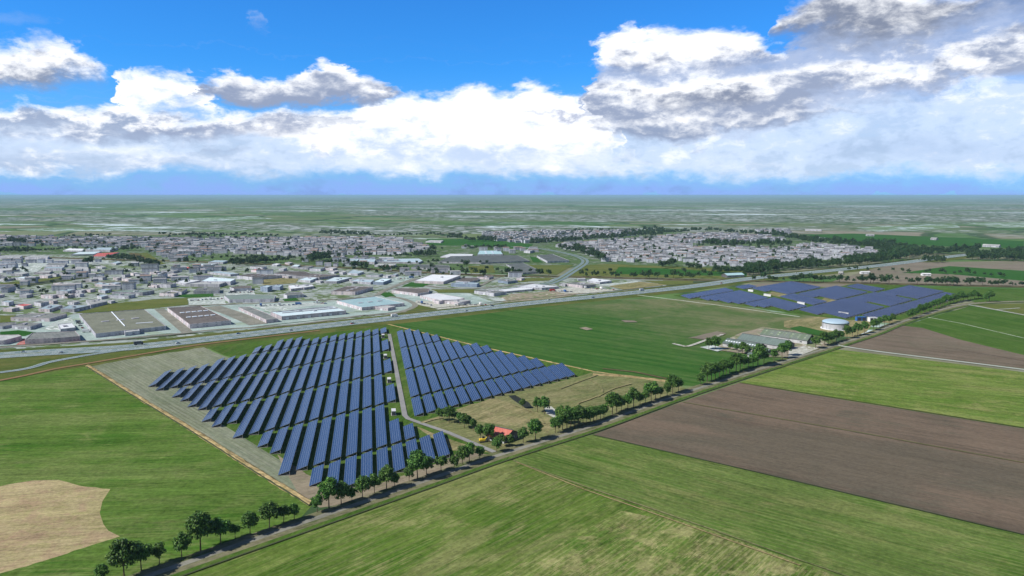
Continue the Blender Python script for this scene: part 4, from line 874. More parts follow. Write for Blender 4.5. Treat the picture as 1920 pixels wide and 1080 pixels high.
B_C1 = [([(640, 728), (1170, 690), (1345, 825), (775, 888)], 36, 'olive', 'grey', {'big': 1, 'ridge': [((905, 712), (1012, 826)), ((1100, 805), (1240, 795))]}), ([(1005, 862), (1125, 850), (1132, 862), (1012, 876)], 34, 'grey', 'grey', {}),
    ([(85, 757), (235, 722), (543, 727), (400, 765)], 28, 'dark', 'pink', {'big': 1}), ([(95, 820), (180, 798), (340, 800), (245, 830)], 30, 'dark', 'grey', {}), ([(-120, 900), (150, 895), (175, 905), (30, 943), (-140, 950)], 38, 'grey', 'pink', {'big': 1}),
    ([(200, 935), (260, 880), (610, 866), (648, 908), (430, 925)], 42, 'dark', 'pink', {'sky': 1}), ([(470, 812), (580, 800), (612, 836), (490, 850)], 28, 'white', 'grey', {}), ([(-100, 810), (0, 800), (130, 795), (130, 808), (20, 830), (-100, 832)], 25, 'dark', 'grey', {}),
    ([(310, 685), (400, 650), (505, 655), (400, 690)], 25, 'blue', 'pink', {}), ([(490, 685), (560, 655), (732, 658), (600, 686)], 28, 'blue', 'grey', {'big': 1}), ([(20, 680), (75, 670), (158, 675), (95, 686)], 28, 'grey', 'pink', {}), ([(125, 655), (190, 645), (264, 650), (190, 666)], 26, 'red', 'pink', {}),
    ([(12, 626), (50, 617), (112, 622), (70, 636)], 30, 'blue', 'grey', {}), ([(272, 632), (330, 622), (396, 627), (330, 641)], 30, 'dark', 'grey', {}), ([(396, 618), (425, 611), (468, 616), (430, 625)], 24, 'grey', 'pink', {}), ([(545, 630), (590, 622), (645, 625), (598, 636)], 20, 'grey', 'grey', {}),
    ([(695, 615), (770, 608), (868, 625), (735, 655)], 26, 'grey', 'grey', {}), ([(872, 617), (910, 612), (933, 618), (900, 626)], 20, 'grey', 'grey', {}), ([(785, 580), (830, 572), (876, 577), (822, 590)], 22, 'blue', 'grey', {}), ([(880, 575), (950, 563), (1097, 567), (1040, 580)], 26, 'green', 'grey', {}),
    ([(905, 550), (1010, 532), (1250, 537), (1155, 553)], 28, 'green', 'grey', {}), ([(1290, 560), (1350, 545), (1445, 552), (1410, 564)], 28, 'olive', 'pink', {}), ([(1380, 535), (1430, 519), (1516, 522), (1470, 550)], 25, 'olive', 'grey', {}), ([(120, 540), (180, 530), (273, 532), (215, 546)], 22, 'dark', 'grey', {}),
    ([(155, 572), (210, 560), (269, 565), (215, 576)], 25, 'grey', 'grey', {}), ([(330, 575), (375, 565), (472, 568), (425, 580)], 26, 'grey', 'pink', {}), ([(465, 572), (530, 562), (606, 565), (548, 578)], 26, 'grey', 'pink', {}), ([(455, 540), (535, 525), (613, 528), (548, 545)], 26, 'blue', 'grey', {}),
    ([(612, 538), (660, 525), (700, 528), (660, 541)], 22, 'grey', 'grey', {}), ([(690, 530), (730, 521), (773, 524), (732, 534)], 22, 'grey', 'pink', {}), ([(795, 532), (850, 521), (906, 525), (850, 541)], 22, 'blue', 'grey', {}), ([(604, 562), (640, 554), (682, 560), (645, 569)], 24, 'grey', 'grey', {}),
    ([(430, 478), (480, 471), (578, 479), (540, 489)], 22, 'grey', 'pink', {}), ([(765, 485), (800, 470), (890, 480), (880, 492)], 22, 'blue', 'pink', {}), ([(890, 477), (930, 470), (981, 474), (935, 486)], 22, 'blue', 'grey', {}), ([(985, 490), (1030, 484), (1084, 487), (1040, 494)], 24, 'dark', 'grey', {}), ([(1195, 490), (1240, 483), (1300, 489), (1270, 498)], 20, 'grey', 'pink', {}),
    ([(1290, 487), (1370, 475), (1428, 479), (1380, 491)], 28, 'dark', 'grey', {}), ([(670, 446), (730, 440), (797, 443), (740, 450)], 20, 'grey', 'grey', {}), ([(755, 430), (800, 422), (866, 425), (830, 434)], 22, 'dark', 'grey', {}), ([(915, 432), (950, 425), (986, 430), (950, 438)], 22, 'grey', 'pink', {}), ([(985, 410), (1030, 400), (1056, 404), (1012, 414)], 22, 'dark', 'grey', {}),
    ([(1095, 404), (1130, 395), (1160, 402), (1130, 410)], 22, 'dark', 'grey', {}), ([(1055, 396), (1085, 390), (1112, 394), (1080, 402)], 18, 'grey', 'pink', {}), ([(985, 441), (1020, 434), (1070, 440), (1040, 448)], 20, 'grey', 'pink', {}), ([(120, 434), (230, 420), (322, 425), (210, 441)], 20, 'pale', 'grey', {}), ([(85, 402), (160, 390), (236, 396), (180, 405)], 20, 'grey', 'grey', {}),
    ([(275, 393), (330, 382), (427, 375), (400, 392)], 14, 'grey', 'pink', {}), ([(320, 415), (370, 405), (425, 410), (387, 420)], 22, 'grey', 'pink', {}), ([(425, 404), (450, 397), (480, 402), (455, 410)], 20, 'dark', 'grey', {}), ([(480, 392), (520, 385), (573, 388), (540, 397)], 22, 'dark', 'grey', {}), ([(370, 332), (400, 315), (541, 318), (520, 335)], 18, 'dark', 'grey', {}),
    ([(355, 357), (380, 346), (521, 346), (500, 359)], 20, 'blue', 'grey', {}), ([(-60, 365), (90, 352), (159, 366), (20, 378)], 18, 'grey', 'grey', {}), ([(590, 358), (620, 345), (735, 350), (715, 365)], 16, 'grey', 'grey', {}), ([(735, 364), (765, 357), (806, 361), (785, 371)], 16, 'dark', 'grey', {}), ([(775, 342), (815, 335), (860, 348), (825, 352)], 12, 'grey', 'grey', {}),
    ([(745, 262), (790, 235), (968, 228), (850, 262)], 9, 'red', 'pink', {}), ([(578, 246), (640, 225), (822, 222), (760, 242)], 12, 'pale', 'grey', {}), ([(690, 205), (740, 190), (957, 190), (890, 209)], 18, 'blue', 'grey', {}), ([(510, 212), (560, 195), (682, 200), (665, 216)], 12, 'white', 'grey', {}), ([(200, 268), (250, 253), (400, 258), (385, 272)], 20, 'grey', 'grey', {}),
    ([(-40, 262), (40, 252), (182, 255), (160, 270)], 22, 'grey', 'grey', {}), ([(1215, 388), (1250, 380), (1300, 382), (1265, 391)], 18, 'grey', 'pink', {}), ([(1275, 398), (1310, 391), (1346, 393), (1305, 404)], 14, 'blue', 'grey', {}), ([(1305, 380), (1370, 370), (1450, 372), (1405, 383)], 18, 'grey', 'grey', {}), ([(1330, 408), (1380, 400), (1438, 404), (1395, 413)], 14, 'grey', 'pink', {}),
    ([(1055, 372), (1020, 360), (990, 366), (1015, 378)], 12, 'grey', 'grey', {}), ([(-80, 415), (0, 405), (60, 425), (-40, 440)], 24, 'dark', 'grey', {}), ([(-60, 440), (0, 430), (120, 436), (40, 450)], 18, 'grey', 'grey', {}), ([(-70, 575), (-10, 562), (38, 568), (-20, 580)], 22, 'grey', 'pink', {}), ([(900, 315), (950, 300), (985, 308), (940, 320)], 12, 'blue', 'grey', {})]
B_C2 = [([(60, 678), (330, 662), (575, 780), (240, 812)], 38, 'brown', 'pink', {'big': 1, 'sky': 1}), ([(895, 712), (1395, 663), (1507, 700), (985, 748)], 34, 'pale', 'pink', {'big': 1, 'ridge': [((990, 720), (1440, 680)), ((940, 712), (1400, 672))]}), ([(635, 672), (730, 670), (865, 722), (958, 765), (860, 776)], 30, 'dark', 'pink', {'big': 1}),
    ([(520, 580), (720, 568), (938, 575), (925, 605), (560, 612)], 28, 'green', 'grey', {'big': 1, 'sky': 1}), ([(1430, 620), (1745, 585), (1980, 640), (1635, 675)], 28, 'teal', 'pink', {'big': 1}), ([(1000, 568), (1050, 553), (1150, 552), (1168, 568), (1030, 578)], 26, 'dark', 'grey', {}), ([(812, 506), (860, 496), (907, 500), (870, 512)], 40, 'blue', 'blue', {}),
    ([(905, 502), (940, 492), (998, 492), (970, 508)], 30, 'blue', 'blue', {}), ([(1040, 498), (1100, 490), (1170, 512), (1060, 525)], 20, 'white', 'pink', {}), ([(1120, 495), (1230, 488), (1247, 502), (1165, 515)], 20, 'white', 'grey', {}), ([(1385, 545), (1510, 503), (1725, 508), (1580, 548)], 28, 'brown', 'pink', {'big': 1}),
    ([(568, 512), (640, 500), (740, 500), (740, 518), (600, 524)], 24, 'brown', 'grey', {}), ([(270, 542), (310, 515), (485, 512), (482, 538)], 26, 'dark', 'grey', {}), ([(128, 468), (200, 450), (330, 455), (205, 482)], 18, 'white', 'grey', {}), ([(330, 462), (400, 430), (612, 445), (570, 465)], 30, 'pale', 'grey', {'big': 1}), ([(205, 484), (340, 466), (560, 462), (480, 488)], 24, 'grey', 'grey', {}),
    ([(622, 418), (750, 400), (990, 415), (760, 432)], 25, 'brown', 'grey', {'big': 1}), ([(920, 400), (1010, 380), (1180, 385), (1232, 405), (1130, 416)], 12, 'brown', 'grey', {}), ([(1070, 420), (1240, 402), (1455, 412), (1290, 432)], 20, 'brown', 'grey', {'big': 1}), ([(1120, 450), (1180, 432), (1280, 432), (1215, 458)], 18, 'pale', 'grey', {}), ([(1330, 462), (1410, 430), (1553, 432), (1430, 464)], 20, 'pale', 'grey', {'big': 1}),
    ([(730, 345), (780, 338), (864, 340), (830, 352)], 18, 'dark', 'grey', {}), ([(735, 372), (800, 362), (877, 368), (850, 380)], 18, 'red', 'pink', {}), ([(960, 360), (990, 351), (1028, 355), (1000, 364)], 18, 'grey', 'grey', {}), ([(905, 325), (940, 318), (976, 322), (948, 331)], 14, 'white', 'grey', {}), ([(1010, 312), (1040, 306), (1075, 310), (1048, 320)], 14, 'grey', 'pink', {}), ([(1060, 342), (1090, 328), (1137, 330), (1115, 344)], 14, 'pale', 'grey', {}),
    ([(1115, 352), (1180, 338), (1242, 340), (1200, 354)], 16, 'dark', 'grey', {}), ([(1210, 360), (1260, 346), (1340, 348), (1300, 364)], 20, 'green', 'grey', {}), ([(1340, 357), (1380, 348), (1437, 352), (1400, 362)], 16, 'grey', 'pink', {}), ([(1370, 382), (1420, 374), (1447, 378), (1410, 388)], 15, 'grey', 'grey', {}), ([(1450, 387), (1480, 378), (1512, 384), (1480, 392)], 20, 'grey', 'grey', {}), ([(1515, 397), (1560, 370), (1652, 385), (1600, 402)], 16, 'blue', 'grey', {}),
    ([(268, 332), (310, 322), (472, 318), (400, 334)], 16, 'pale', 'pink', {}), ([(390, 307), (440, 293), (552, 295), (510, 309)], 16, 'blue', 'grey', {}), ([(385, 388), (470, 380), (642, 400), (570, 407)], 18, 'blue', 'grey', {}), ([(1260, 458), (1290, 452), (1325, 458), (1300, 464)], 16, 'grey', 'grey', {}), ([(990, 418), (1025, 412), (1068, 418), (1040, 425)], 18, 'grey', 'pink', {}), ([(540, 208), (590, 196), (700, 198), (690, 212)], 10, 'pale', 'grey', {}), ([(1530, 445), (1640, 440), (1728, 450), (1728, 462), (1560, 470)], 14, 'grey', 'grey', {}), ([(170, 352), (210, 345), (255, 350), (230, 358)], 15, 'red', 'pink', {})]
B_C3 = [([(445, 668), (500, 656), (612, 665), (550, 680)], 26, 'grey', 'pink', {}), ([(765, 458), (905, 408), (1138, 415), (1000, 466)], 22, 'white', 'pink', {'big': 1}), ([(1100, 460), (1160, 433), (1287, 435), (1280, 452), (1215, 466)], 14, 'brown', 'grey', {}), ([(1060, 482), (1130, 468), (1292, 475), (1270, 487)], 26, 'blue', 'blue', {'big': 1}), ([(580, 535), (660, 518), (890, 522), (880, 548), (790, 562)], 24, 'brown', 'pink', {'big': 1}),
    ([(810, 578), (935, 558), (1170, 600), (1110, 612), (960, 616)], 24, 'white', 'pink', {'big': 1}), ([(1010, 622), (1130, 610), (1219, 618), (1130, 634)], 24, 'grey', 'pink', {}), ([(920, 618), (950, 611), (995, 618), (965, 626)], 26, 'grey', 'pink', {}), ([(1250, 540), (1340, 528), (1510, 545), (1410, 560)], 26, 'dark', 'grey', {'big': 1}), ([(1450, 530), (1650, 508), (1728, 514), (1720, 526), (1510, 545)], 16, 'white', 'grey', {'big': 1}),
    ([(245, 460), (300, 445), (440, 452), (410, 472)], 18, 'blue', 'grey', {}), ([(430, 467), (500, 440), (580, 445), (512, 470)], 24, 'pale', 'blue', {}), ([(1270, 427), (1330, 418), (1407, 420), (1370, 434)], 18, 'brown', 'pink', {}), ([(1440, 455), (1490, 446), (1600, 455), (1520, 466)], 20, 'dark', 'blue', {}), ([(1590, 439), (1620, 430), (1657, 435), (1632, 442)], 18, 'grey', 'pink', {}), ([(372, 412), (420, 402), (512, 402), (480, 414)], 16, 'green', 'grey', {}),
    ([(510, 420), (540, 410), (577, 415), (550, 422)], 16, 'grey', 'grey', {}), ([(575, 410), (610, 400), (637, 402), (612, 412)], 16, 'blue', 'grey', {}), ([(975, 262), (1050, 240), (1240, 243), (1230, 262), (1090, 270)], 10, 'white', 'grey', {}), ([(960, 305), (1060, 260), (1600, 252), (1700, 298), (1310, 312)], 12, 'glass', 'grey', {'big': 1}), ([(1510, 325), (1640, 312), (1800, 385), (1640, 395)], 14, 'glass', 'grey', {'big': 1}), ([(1275, 245), (1290, 215), (1460, 215), (1480, 243)], 12, 'teal', 'grey', {'sky': 1}),
    ([(740, 352), (790, 328), (1045, 335), (1052, 362)], 16, 'glass', 'grey', {}), ([(500, 302), (530, 282), (800, 278), (832, 296), (800, 310)], 14, 'blue', 'grey', {}), ([(440, 332), (470, 320), (620, 322), (600, 337)], 16, 'grey', 'grey', {}), ([(190, 292), (230, 278), (452, 284), (440, 307)], 22, 'blue', 'grey', {}), ([(580, 240), (605, 228), (667, 228), (655, 240)], 10, 'white', 'grey', {}), ([(855, 140), (890, 130), (1000, 132), (980, 145)], 10, 'grey', 'grey', {})]
B_C4 = [([(460, 342), (590, 330), (722, 380), (545, 387)], 16, 'glass', 'grey', {'big': 1}), ([(355, 302), (380, 292), (432, 298), (405, 306)], 18, 'grey', 'grey', {}), ([(870, 542), (910, 524), (1067, 545), (970, 557)], 18, 'white', 'grey', {'big': 1}), ([(700, 568), (790, 556), (937, 573), (830, 585)], 22, 'dark', 'pink', {'big': 1}), ([(790, 524), (850, 522), (853, 532), (795, 534)], 14, 'grey', 'grey', {}), ([(310, 592), (420, 570), (642, 592), (500, 602)], 20, 'white', 'grey', {}), ([(640, 570), (670, 562), (710, 567), (690, 576)], 18, 'grey', 'grey', {})]
for c, L in ((C1, B_C1), (C2, B_C2), (C3, B_C3), (C4, B_C4)):
    for pts, hp, roof, wall, kw in L: bld(c, pts, hp, roof, wall, **kw)
BLD += []
def shrink(P, d):
    c = sum(P, Vector()) / len(P); out = []
    for p in P: v = c - p; L = v.length; out.append(p + v * min(.3, d / max(L, .1)))
    return out
def band(x, y):
    d = hwy_y(x) - y
    return ('row nearest the highway' if d < 42 else 'second row behind the highway' if d < 85 else 'middle of the estate' if y > 492 else 'far edge of the town')
cnt = {}
for x0, y0, h, P, roof, wall, kw in sorted(BLD, key=lambda b: b[0]):
    big = kw.get('big'); bn = band(x0, y0); key = (roof, bn, bool(big)); cnt[key] = cnt.get(key, 0) + 1
    c = sum(P, Vector()) / len(P); Q = [p - c for p in P]
    lab = '%s %s-roofed hall, %s such from the left, %s' % ('broad' if big else 'small', ROOFWORD[roof], ordn(cnt[key]), bn)
    o = tag(empty('industrial_hall', (c.x, c.y, 0)), lab, 'building', 'halls and sheds of the industrial estate')
    area = sum(Q[i].x * Q[(i + 1) % len(Q)].y - Q[(i + 1) % len(Q)].x * Q[i].y for i in range(len(Q)))
    if area < 0: Q = Q[::-1]
    mb = MB(); inn = shrink(Q, .7 if h > 4 else .3); n = len(Q)
    for i in range(n):
        j = (i + 1) % n; a, b, ia, ib = Q[i], Q[j], inn[i], inn[j]
        mb.face([(a.x, a.y, -.2), (b.x, b.y, -.2), (b.x, b.y, h), (a.x, a.y, h)])
        mb.face([(a.x, a.y, h), (b.x, b.y, h), (ib.x, ib.y, h), (ia.x, ia.y, h)]); mb.face([(ia.x, ia.y, h), (ib.x, ib.y, h), (ib.x, ib.y, h - .5), (ia.x, ia.y, h - .5)])
    mb.build('wall', M['wall_' + wall], o)
    rb = MB(); rb.face([(p.x, p.y, h - .45) for p in inn]); ro = rb.build('roof', RM[roof], o)
    for a_, b_ in kw.get('ridge', ()): m2 = MB(); m2.bar((a_.x - c.x, a_.y - c.y, h - .1), (b_.x - c.x, b_.y - c.y, h - .1), .7); m2.build('roof_light_strip', M['skylight'] if roof == 'olive' else M['wall_grey'], ro)
    # longest edge facing the camera carries the doors
    E = max(range(n), key=lambda i: ((Q[(i + 1) % n] - Q[i]).length if (Q[i] + Q[(i + 1) % n]).y < 0 else 0)); a, b = Q[E], Q[(E + 1) % n]; d = b - a; d.z = 0; L = d.length
    if y0 > 540 and L > 18:
        d.normalize(); nrm = Vector((d.y, -d.x, 0)); rz = math.atan2(d.y, d.x)
        for k in range(min(7, int(L / 13))):
            p = a + d * (L * (k + .5) / min(7, int(L / 13))) + nrm * .12; m2 = MB(); hd = min(4.0, h * .6); m2.box((p.x, p.y, hd / 2), (3.8, .2, hd), rz); m2.build('loading_door', M['door'], o)
    e2 = Q[1] - Q[0]; e2.z = 0; e1 = Q[-1] - Q[0]; e1.z = 0
    if kw.get('sky') or (big and roof in ('brown', 'olive', 'dark', 'teal')):
        ns = 5 if kw.get('sky') else 3
        for k in range(ns):
            for q in ((.35, .65) if kw.get('sky') else (.5,)):
                p = Q[0] + e2 * ((k + 1) / (ns + 1)) + e1 * q
                if len(Q) == 4: m2 = MB(); m2.box((p.x * .92, p.y * .92, h - .1), (min(11, e2.length * .11), 4.6, .6), math.atan2(e2.y, e2.x)); m2.build('skylight' if kw.get('sky') else 'roof_unit', M['skylight'] if kw.get('sky') else M['wall_grey'], ro)
    elif y0 > 520 and L > 25:
        for k in range(2):
            p = Q[0] + e2 * rnd.uniform(.3, .7) + e1 * rnd.uniform(.3, .7)
            if len(Q) == 4: m2 = MB(); m2.box((p.x * .7, p.y * .7, h + .2), (4, 3, 1.4), math.atan2(e2.y, e2.x)); m2.build('roof_unit', M['wall_grey'], ro)

# ------------------------------------------------------------------ houses
def house_roof():
    m_, t = mat('roof_house', .85, .2); isl = t.n.new('ShaderNodeNewGeometry').outputs['Random Per Island']; rn = t.n.new('ShaderNodeObjectInfo').outputs['Random']
    r_ = t.m('FRACT', t.add(isl, rn)); c = t.ramp(r_, [(0, (.10, .11, .12)), (.22, (.20, .20, .215)), (.45, (.30, .30, .33)), (.62, (.29, .215, .19)), (.75, (.38, .38, .41)), (.92, (.50, .51, .54))], 'CONSTANT')
    t.put(t.b, 'Base Color', t.hsv(c, t.mr(t.noise(t.pos(), .4, 4, .7), .3, .7, .85, 1.15, False))); return m_
M['roof_house'] = house_roof()
hm = {}
def house_mesh(k, L, D, h):
    if k in hm: return hm[k]
    mb = MB(); x, y = L / 2, D / 2; e, r_ = h * .92, h
    for a, b in (((-x, -y), (x, -y)), ((x, -y), (x, y)), ((x, y), (-x, y)), ((-x, y), (-x, -y))): mb.face([(*a, -.2), (*b, -.2), (*b, e), (*a, e)])
    wm = mb.me('wall', M['wall_house']); rb = MB(); o_ = .35
    rb.face([(-x - o_, -y - o_, e), (x + o_, -y - o_, e), (x + o_, 0, r_ + .8), (-x - o_, 0, r_ + .8)]); rb.face([(-x - o_, 0, r_ + .8), (x + o_, 0, r_ + .8), (x + o_, y + o_, e), (-x - o_, y + o_, e)])
    rb.face([(-x - o_, y + o_, e), (-x - o_, -y - o_, e), (-x - o_, 0, r_ + .8)]); rb.face([(x + o_, -y - o_, e), (x + o_, y + o_, e), (x + o_, 0, r_ + .8)])
    hm[k] = (wm, rb.me('roof', M['roof_house'])); return hm[k]
HP = [house_mesh(k, *s_) and s_ for k, s_ in enumerate([(14, 9, 8), (22, 9, 8.5), (11, 10, 7), (30, 9, 8), (16, 12, 10), (9, 9, 7.5)])]
HOUSES = []
def fill(name, pts, ang, dx, dy, dens=.9, sizes=(0, 1, 2, 3, 4, 5)):
    W_ = [g(*p) for p in pts]; poly = [(p.x, p.y) for p in W_]; ca, sa = math.cos(ang), math.sin(ang)
    U = [(x * ca + y * sa, -x * sa + y * ca) for x, y in poly]
    u0, u1 = min(p[0] for p in U), max(p[0] for p in U); v0, v1 = min(p[1] for p in U), max(p[1] for p in U)
    v = v0; r_ = 0
    while v < v1:
        u = u0 + rnd.uniform(0, dx); v += dy * (1 if r_ % 2 else 1.45); r_ += 1
        while u < u1:
            k = rnd.choice(sizes); u += HP[k][0] / 2 + rnd.uniform(2, dx * .5)
            uu, vv = u, v + rnd.uniform(-3, 3) + 12 * math.sin(u / 160); x, y = uu * ca - vv * sa, uu * sa + vv * ca; u += HP[k][0] / 2
            if inside(x, y, poly) and rnd.random() < dens and all(abs(x - t[0]) > 9 or abs(y - t[1]) > 9 for t in near_trees.get((int(x // 40), int(y // 40)), ())):
                HOUSES.append((x, y, ang + (math.pi / 2 if rnd.random() < .12 else 0) + rnd.uniform(-.05, .05), k, rnd.uniform(.85, 1.15), name))
near_trees = {}
for q in FAR:
    p = g(q[0], q[1]); near_trees.setdefault((int(p.x // 40), int(p.y // 40)), []).append((p.x, p.y))
EST = 'housing estate inside the tree belts right of the link road'; TWN = 'left town behind the industrial estate'; UPP = 'pale housing strip above the tree belt'
fill(EST, [(1135, 492), (1100, 478), (1060, 468), (1030, 462), (1165, 450), (1250, 444), (1300, 464), (1330, 466), (1480, 466), (1520, 458), (1600, 465), (1665, 476), (1640, 484), (1590, 487), (1530, 488), (1460, 496), (1400, 500), (1330, 501), (1290, 493)], -.28, 17, 23, .9, (0, 1, 2, 2, 5, 4))
fill(UPP, [(905, 437), (1075, 434), (1195, 434), (1195, 442), (1120, 447), (1070, 452), (990, 457), (905, 450)], .3, 16, 26, .9, (0, 2, 4, 5))
fill(UPP, [(1250, 444), (1330, 439), (1440, 444), (1475, 452), (1330, 457), (1260, 455)], .1, 14, 24, .9, (0, 2, 4, 5))
fill(TWN, [(0, 445), (300, 448), (420, 449), (420, 474), (330, 492), (300, 480), (270, 466), (120, 462), (0, 462)], .18, 12, 24, .85)
fill(TWN, [(420, 449), (600, 447), (740, 447), (770, 455), (815, 468), (760, 478), (700, 478), (640, 480), (600, 484), (520, 480), (430, 475)], -.15, 13, 24, .85)
fill(TWN, [(-250, 445), (0, 445), (0, 490), (-250, 500)], .1, 16, 34, .6)
fill(TWN, [(310, 500), (420, 503), (440, 512), (340, 512), (300, 508)], .3, 18, 26, .7, (0, 2, 5))
fill(TWN, [(560, 485), (760, 487), (760, 497), (620, 503), (560, 490)], .1, 22, 34, .6, (0, 3, 4))
fill(TWN, [(870, 462), (1000, 468), (1010, 478), (940, 474), (860, 470)], .1, 20, 34, .5)
fill(UPP, [(1415, 432), (1480, 433), (1485, 440), (1430, 439)], .1, 18, 26, .8, (0, 2, 4))
BC = [(sum(p.x for p in b[3]) / len(b[3]), sum(p.y for p in b[3]) / len(b[3]), max((p - b[3][0]).length for p in b[3]) * .6) for b in BLD]
n0 = len(HOUSES)
fill(TWN, [(0, 492), (180, 490), (300, 505), (420, 508), (560, 508), (600, 520), (520, 530), (330, 545), (220, 560), (150, 585), (0, 600)], .22, 20, 34, .62, (1, 3, 3, 4, 2))
fill(TWN, [(560, 500), (760, 508), (1000, 520), (980, 532), (700, 522), (600, 520)], .12, 26, 40, .5, (1, 3, 3, 4))
HOUSES[n0:] = [q for q in HOUSES[n0:] if all(math.hypot(q[0] - b[0], q[1] - b[1]) > b[2] + 16 for b in BC)]
HOUSES.sort(key=lambda q: q[1])
nearh = []
for gname in (EST, TWN, UPP):
    L_ = [q for q in HOUSES[:300] if q[5] == gname]
    for t0 in range(0, len(L_), 34):
        for kk, q in enumerate(sorted(L_[t0:t0 + 34], key=lambda q: q[0] / q[1])): nearh.append((q, kk + 1, t0 // 34 + 1))
SHORT = {EST: 'the right estate', TWN: 'the left town', UPP: 'the upper strip'}
for (x, y, a, k, s_, nm), oi, ti in nearh:
    o = tag(empty('house', (x, y, 0), a), 'pale house, %s from left in the %s closest row of %s' % (ordn(oi), ordn(ti), SHORT[nm]), 'house', 'nearer houses of the ' + nm)
    o.scale = (s_, 1, s_); link('wall', hm[k][0], o); link('roof', hm[k][1], o)
VV, FF, MI = [], [], []
i0 = 0
for x, y, a, k, s_, nm in HOUSES[300:]:
    ca, sa = math.cos(a), math.sin(a)
    for mi_, me_ in ((0, hm[k][0]), (1, hm[k][1])):
        for v in me_.vertices: VV.append((x + (v.co.x * s_) * ca - v.co.y * sa, y + (v.co.x * s_) * sa + v.co.y * ca, v.co.z * s_))
        for p in me_.polygons: FF.append(tuple(i0 + q for q in p.vertices)); MI.append(mi_)
        i0 += len(me_.vertices)
tag(link('distant_houses', mesh('distant_houses', VV, FF, [M['wall_house'], M['roof_house']], MI)), 'dense mass of small pale grey houses further back in the town', 'houses', kind='stuff')
print('houses', len(HOUSES), 'far trees', len(FAR))

# ------------------------------------------------------------------ barns, tank, cabins
M['barnroof'] = roof_mat('barn_roof', (.12, .16, .15), (.16, .21, .195), (.20, .25, .235), 4.5, pang((1393, 625), (1481, 638)))
M['barnroof2'] = roof_mat('mossy_barn_roof', (.15, .175, .16), (.12, .17, .10), (.21, .235, .225), 6, pang((1393, 625), (1481, 638)))
M['mosspanel'] = plain('moss_panel', (.26, .32, .22), .3, .5)
M['corr'] = wall_mat('barn_wall', (.50, .51, .52), (.42, .43, .45), .0)
M['darkwood'] = wall_mat('dark_gable', (.16, .15, .16), (.12, .115, .12), .0)
M['ridge'] = plain('roof_edge', (.10, .10, .11))
def barn(name, A, B, half, eave, ridge, roofm, wallm, gable, label, sky=0, cat='barn'):
    a, b = g(*A, ridge), g(*B, ridge); c = (a + b) / 2; d = b - a; L = d.length; rz = math.atan2(d.y, d.x)
    o = tag(empty(name, (c.x, c.y, 0), rz), label, cat); x, y = L / 2, half; mb = MB()
    mb.face([(-x, -y, 0), (x, -y, 0), (x, -y, eave), (-x, -y, eave)]); mb.face([(x, y, 0), (-x, y, 0), (-x, y, eave), (x, y, eave)]); mb.build('wall', wallm, o)
    for s_ in (-1, 1):
        gb = MB(); gb.face([(s_ * x, -s_ * y, 0), (s_ * x, s_ * y, 0), (s_ * x, s_ * y, eave), (s_ * x, 0, ridge - .1), (s_ * x, -s_ * y, eave)]); gb.build('gable', gable, o)
    rb = MB(); ov = .6; th = .25; sl = (ridge - eave) / y
    for s_ in (-1, 1):
        P = [(-x - ov, s_ * (y + ov), eave - sl * ov), (x + ov, s_ * (y + ov), eave - sl * ov), (x + ov, 0, ridge), (-x - ov, 0, ridge)]
        if s_ > 0: P = P[::-1]
        rb.face(P, 0); Q = [(p[0], p[1], p[2] + th) for p in P]; rb.face(Q, 0)
        for i in range(4): rb.face([P[i], P[(i + 1) % 4], Q[(i + 1) % 4], Q[i]], 1)
    ro = rb.build('roof', [roofm, M['ridge']], o)
    cb = MB(); cb.box((0, 0, ridge + th + .1), (L + 1, .7, .25)); cb.build('ridge_cap', M['ridge'], ro)
    for k in range(sky):
        for yy in ((-.5,) if sky > 7 else (-.3, -.65)):
            t = (k + .5) / sky * 2 - 1; m2 = MB(); zz = ridge + yy * (ridge - eave) + th + .05
            m2.face([(t * x - .9, yy * y - .9, zz - sl * .9), (t * x + .9, yy * y - .9, zz - sl * .9), (t * x + .9, yy * y + .9, zz + sl * .9), (t * x - .9, yy * y + .9, zz + sl * .9)]); m2.build('skylight', M['skylight'] if sky > 7 else M['mosspanel'], ro)
    dw = MB(); dw.box((x + .1, 0, eave * .42), (.2, half * .55, eave * .84)); dw.build('barn_door', M['door'], o)
    nw = max(2, int(L / 12))
    for k in range(nw): wb = MB(); wb.box(((k + .5) / nw * L - x, -y - .06, eave * .55), (2.2, .12, 1.0)); wb.build('window', M['under'], o)
    return o
barn('barn', Z5(598, 645), Z5(905, 694), 9, 4.0, 7.5, M['barnroof'], M['corr'], M['darkwood'], 'grey-green roofed barn with a row of small white skylights behind the farmyard trees', 13)
barn('barn', Z5(735, 602), Z5(1155, 667), 10, 4.5, 9.0, M['barnroof'], M['corr'], M['darkwood'], 'longest plain grey-green roofed barn in the middle of the three')
barn('barn', Z5(932, 560), Z5(1350, 614), 10, 4.5, 9.0, M['barnroof2'], M['corr'], M['darkwood'], 'rear grey barn with patchy mossy roof panels, nearest the round tank', 7)
barn('shed', Z5(905, 722), Z5(985, 745), 8, 3.5, 6.5, M['barnroof'], M['corr'], M['darkwood'], 'low dark-gabled shed at the lane end of the skylight barn', 0, 'shed')
barn('shed', Z5(800, 768), Z5(905, 785), 5, 2.6, 4.0, M['barnroof'], M['corr'], M['darkwood'], 'narrow low grey shed behind the farmyard trees beside the lane', 0, 'shed')
M['redroof'] = roof_mat('red_barn_roof', (.56, .13, .10), (.66, .22, .17), (.5, .12, .1), 3, 0)
barn('farmhouse', Z2(1152, 880), Z2(1280, 908), 8.5, 2.8, 6.2, M['redroof'], M['corr'], M['darkwood'], 'red-roofed farm building half hidden by trees beside the lane', 0, 'farm building')
barn('shed', C5(520, 636), C5(672, 630), 9, 4.5, 7.5, RM['teal'], M['corr'], M['darkwood'], 'teal-roofed shed standing alone beside the highway bend', 0, 'shed')
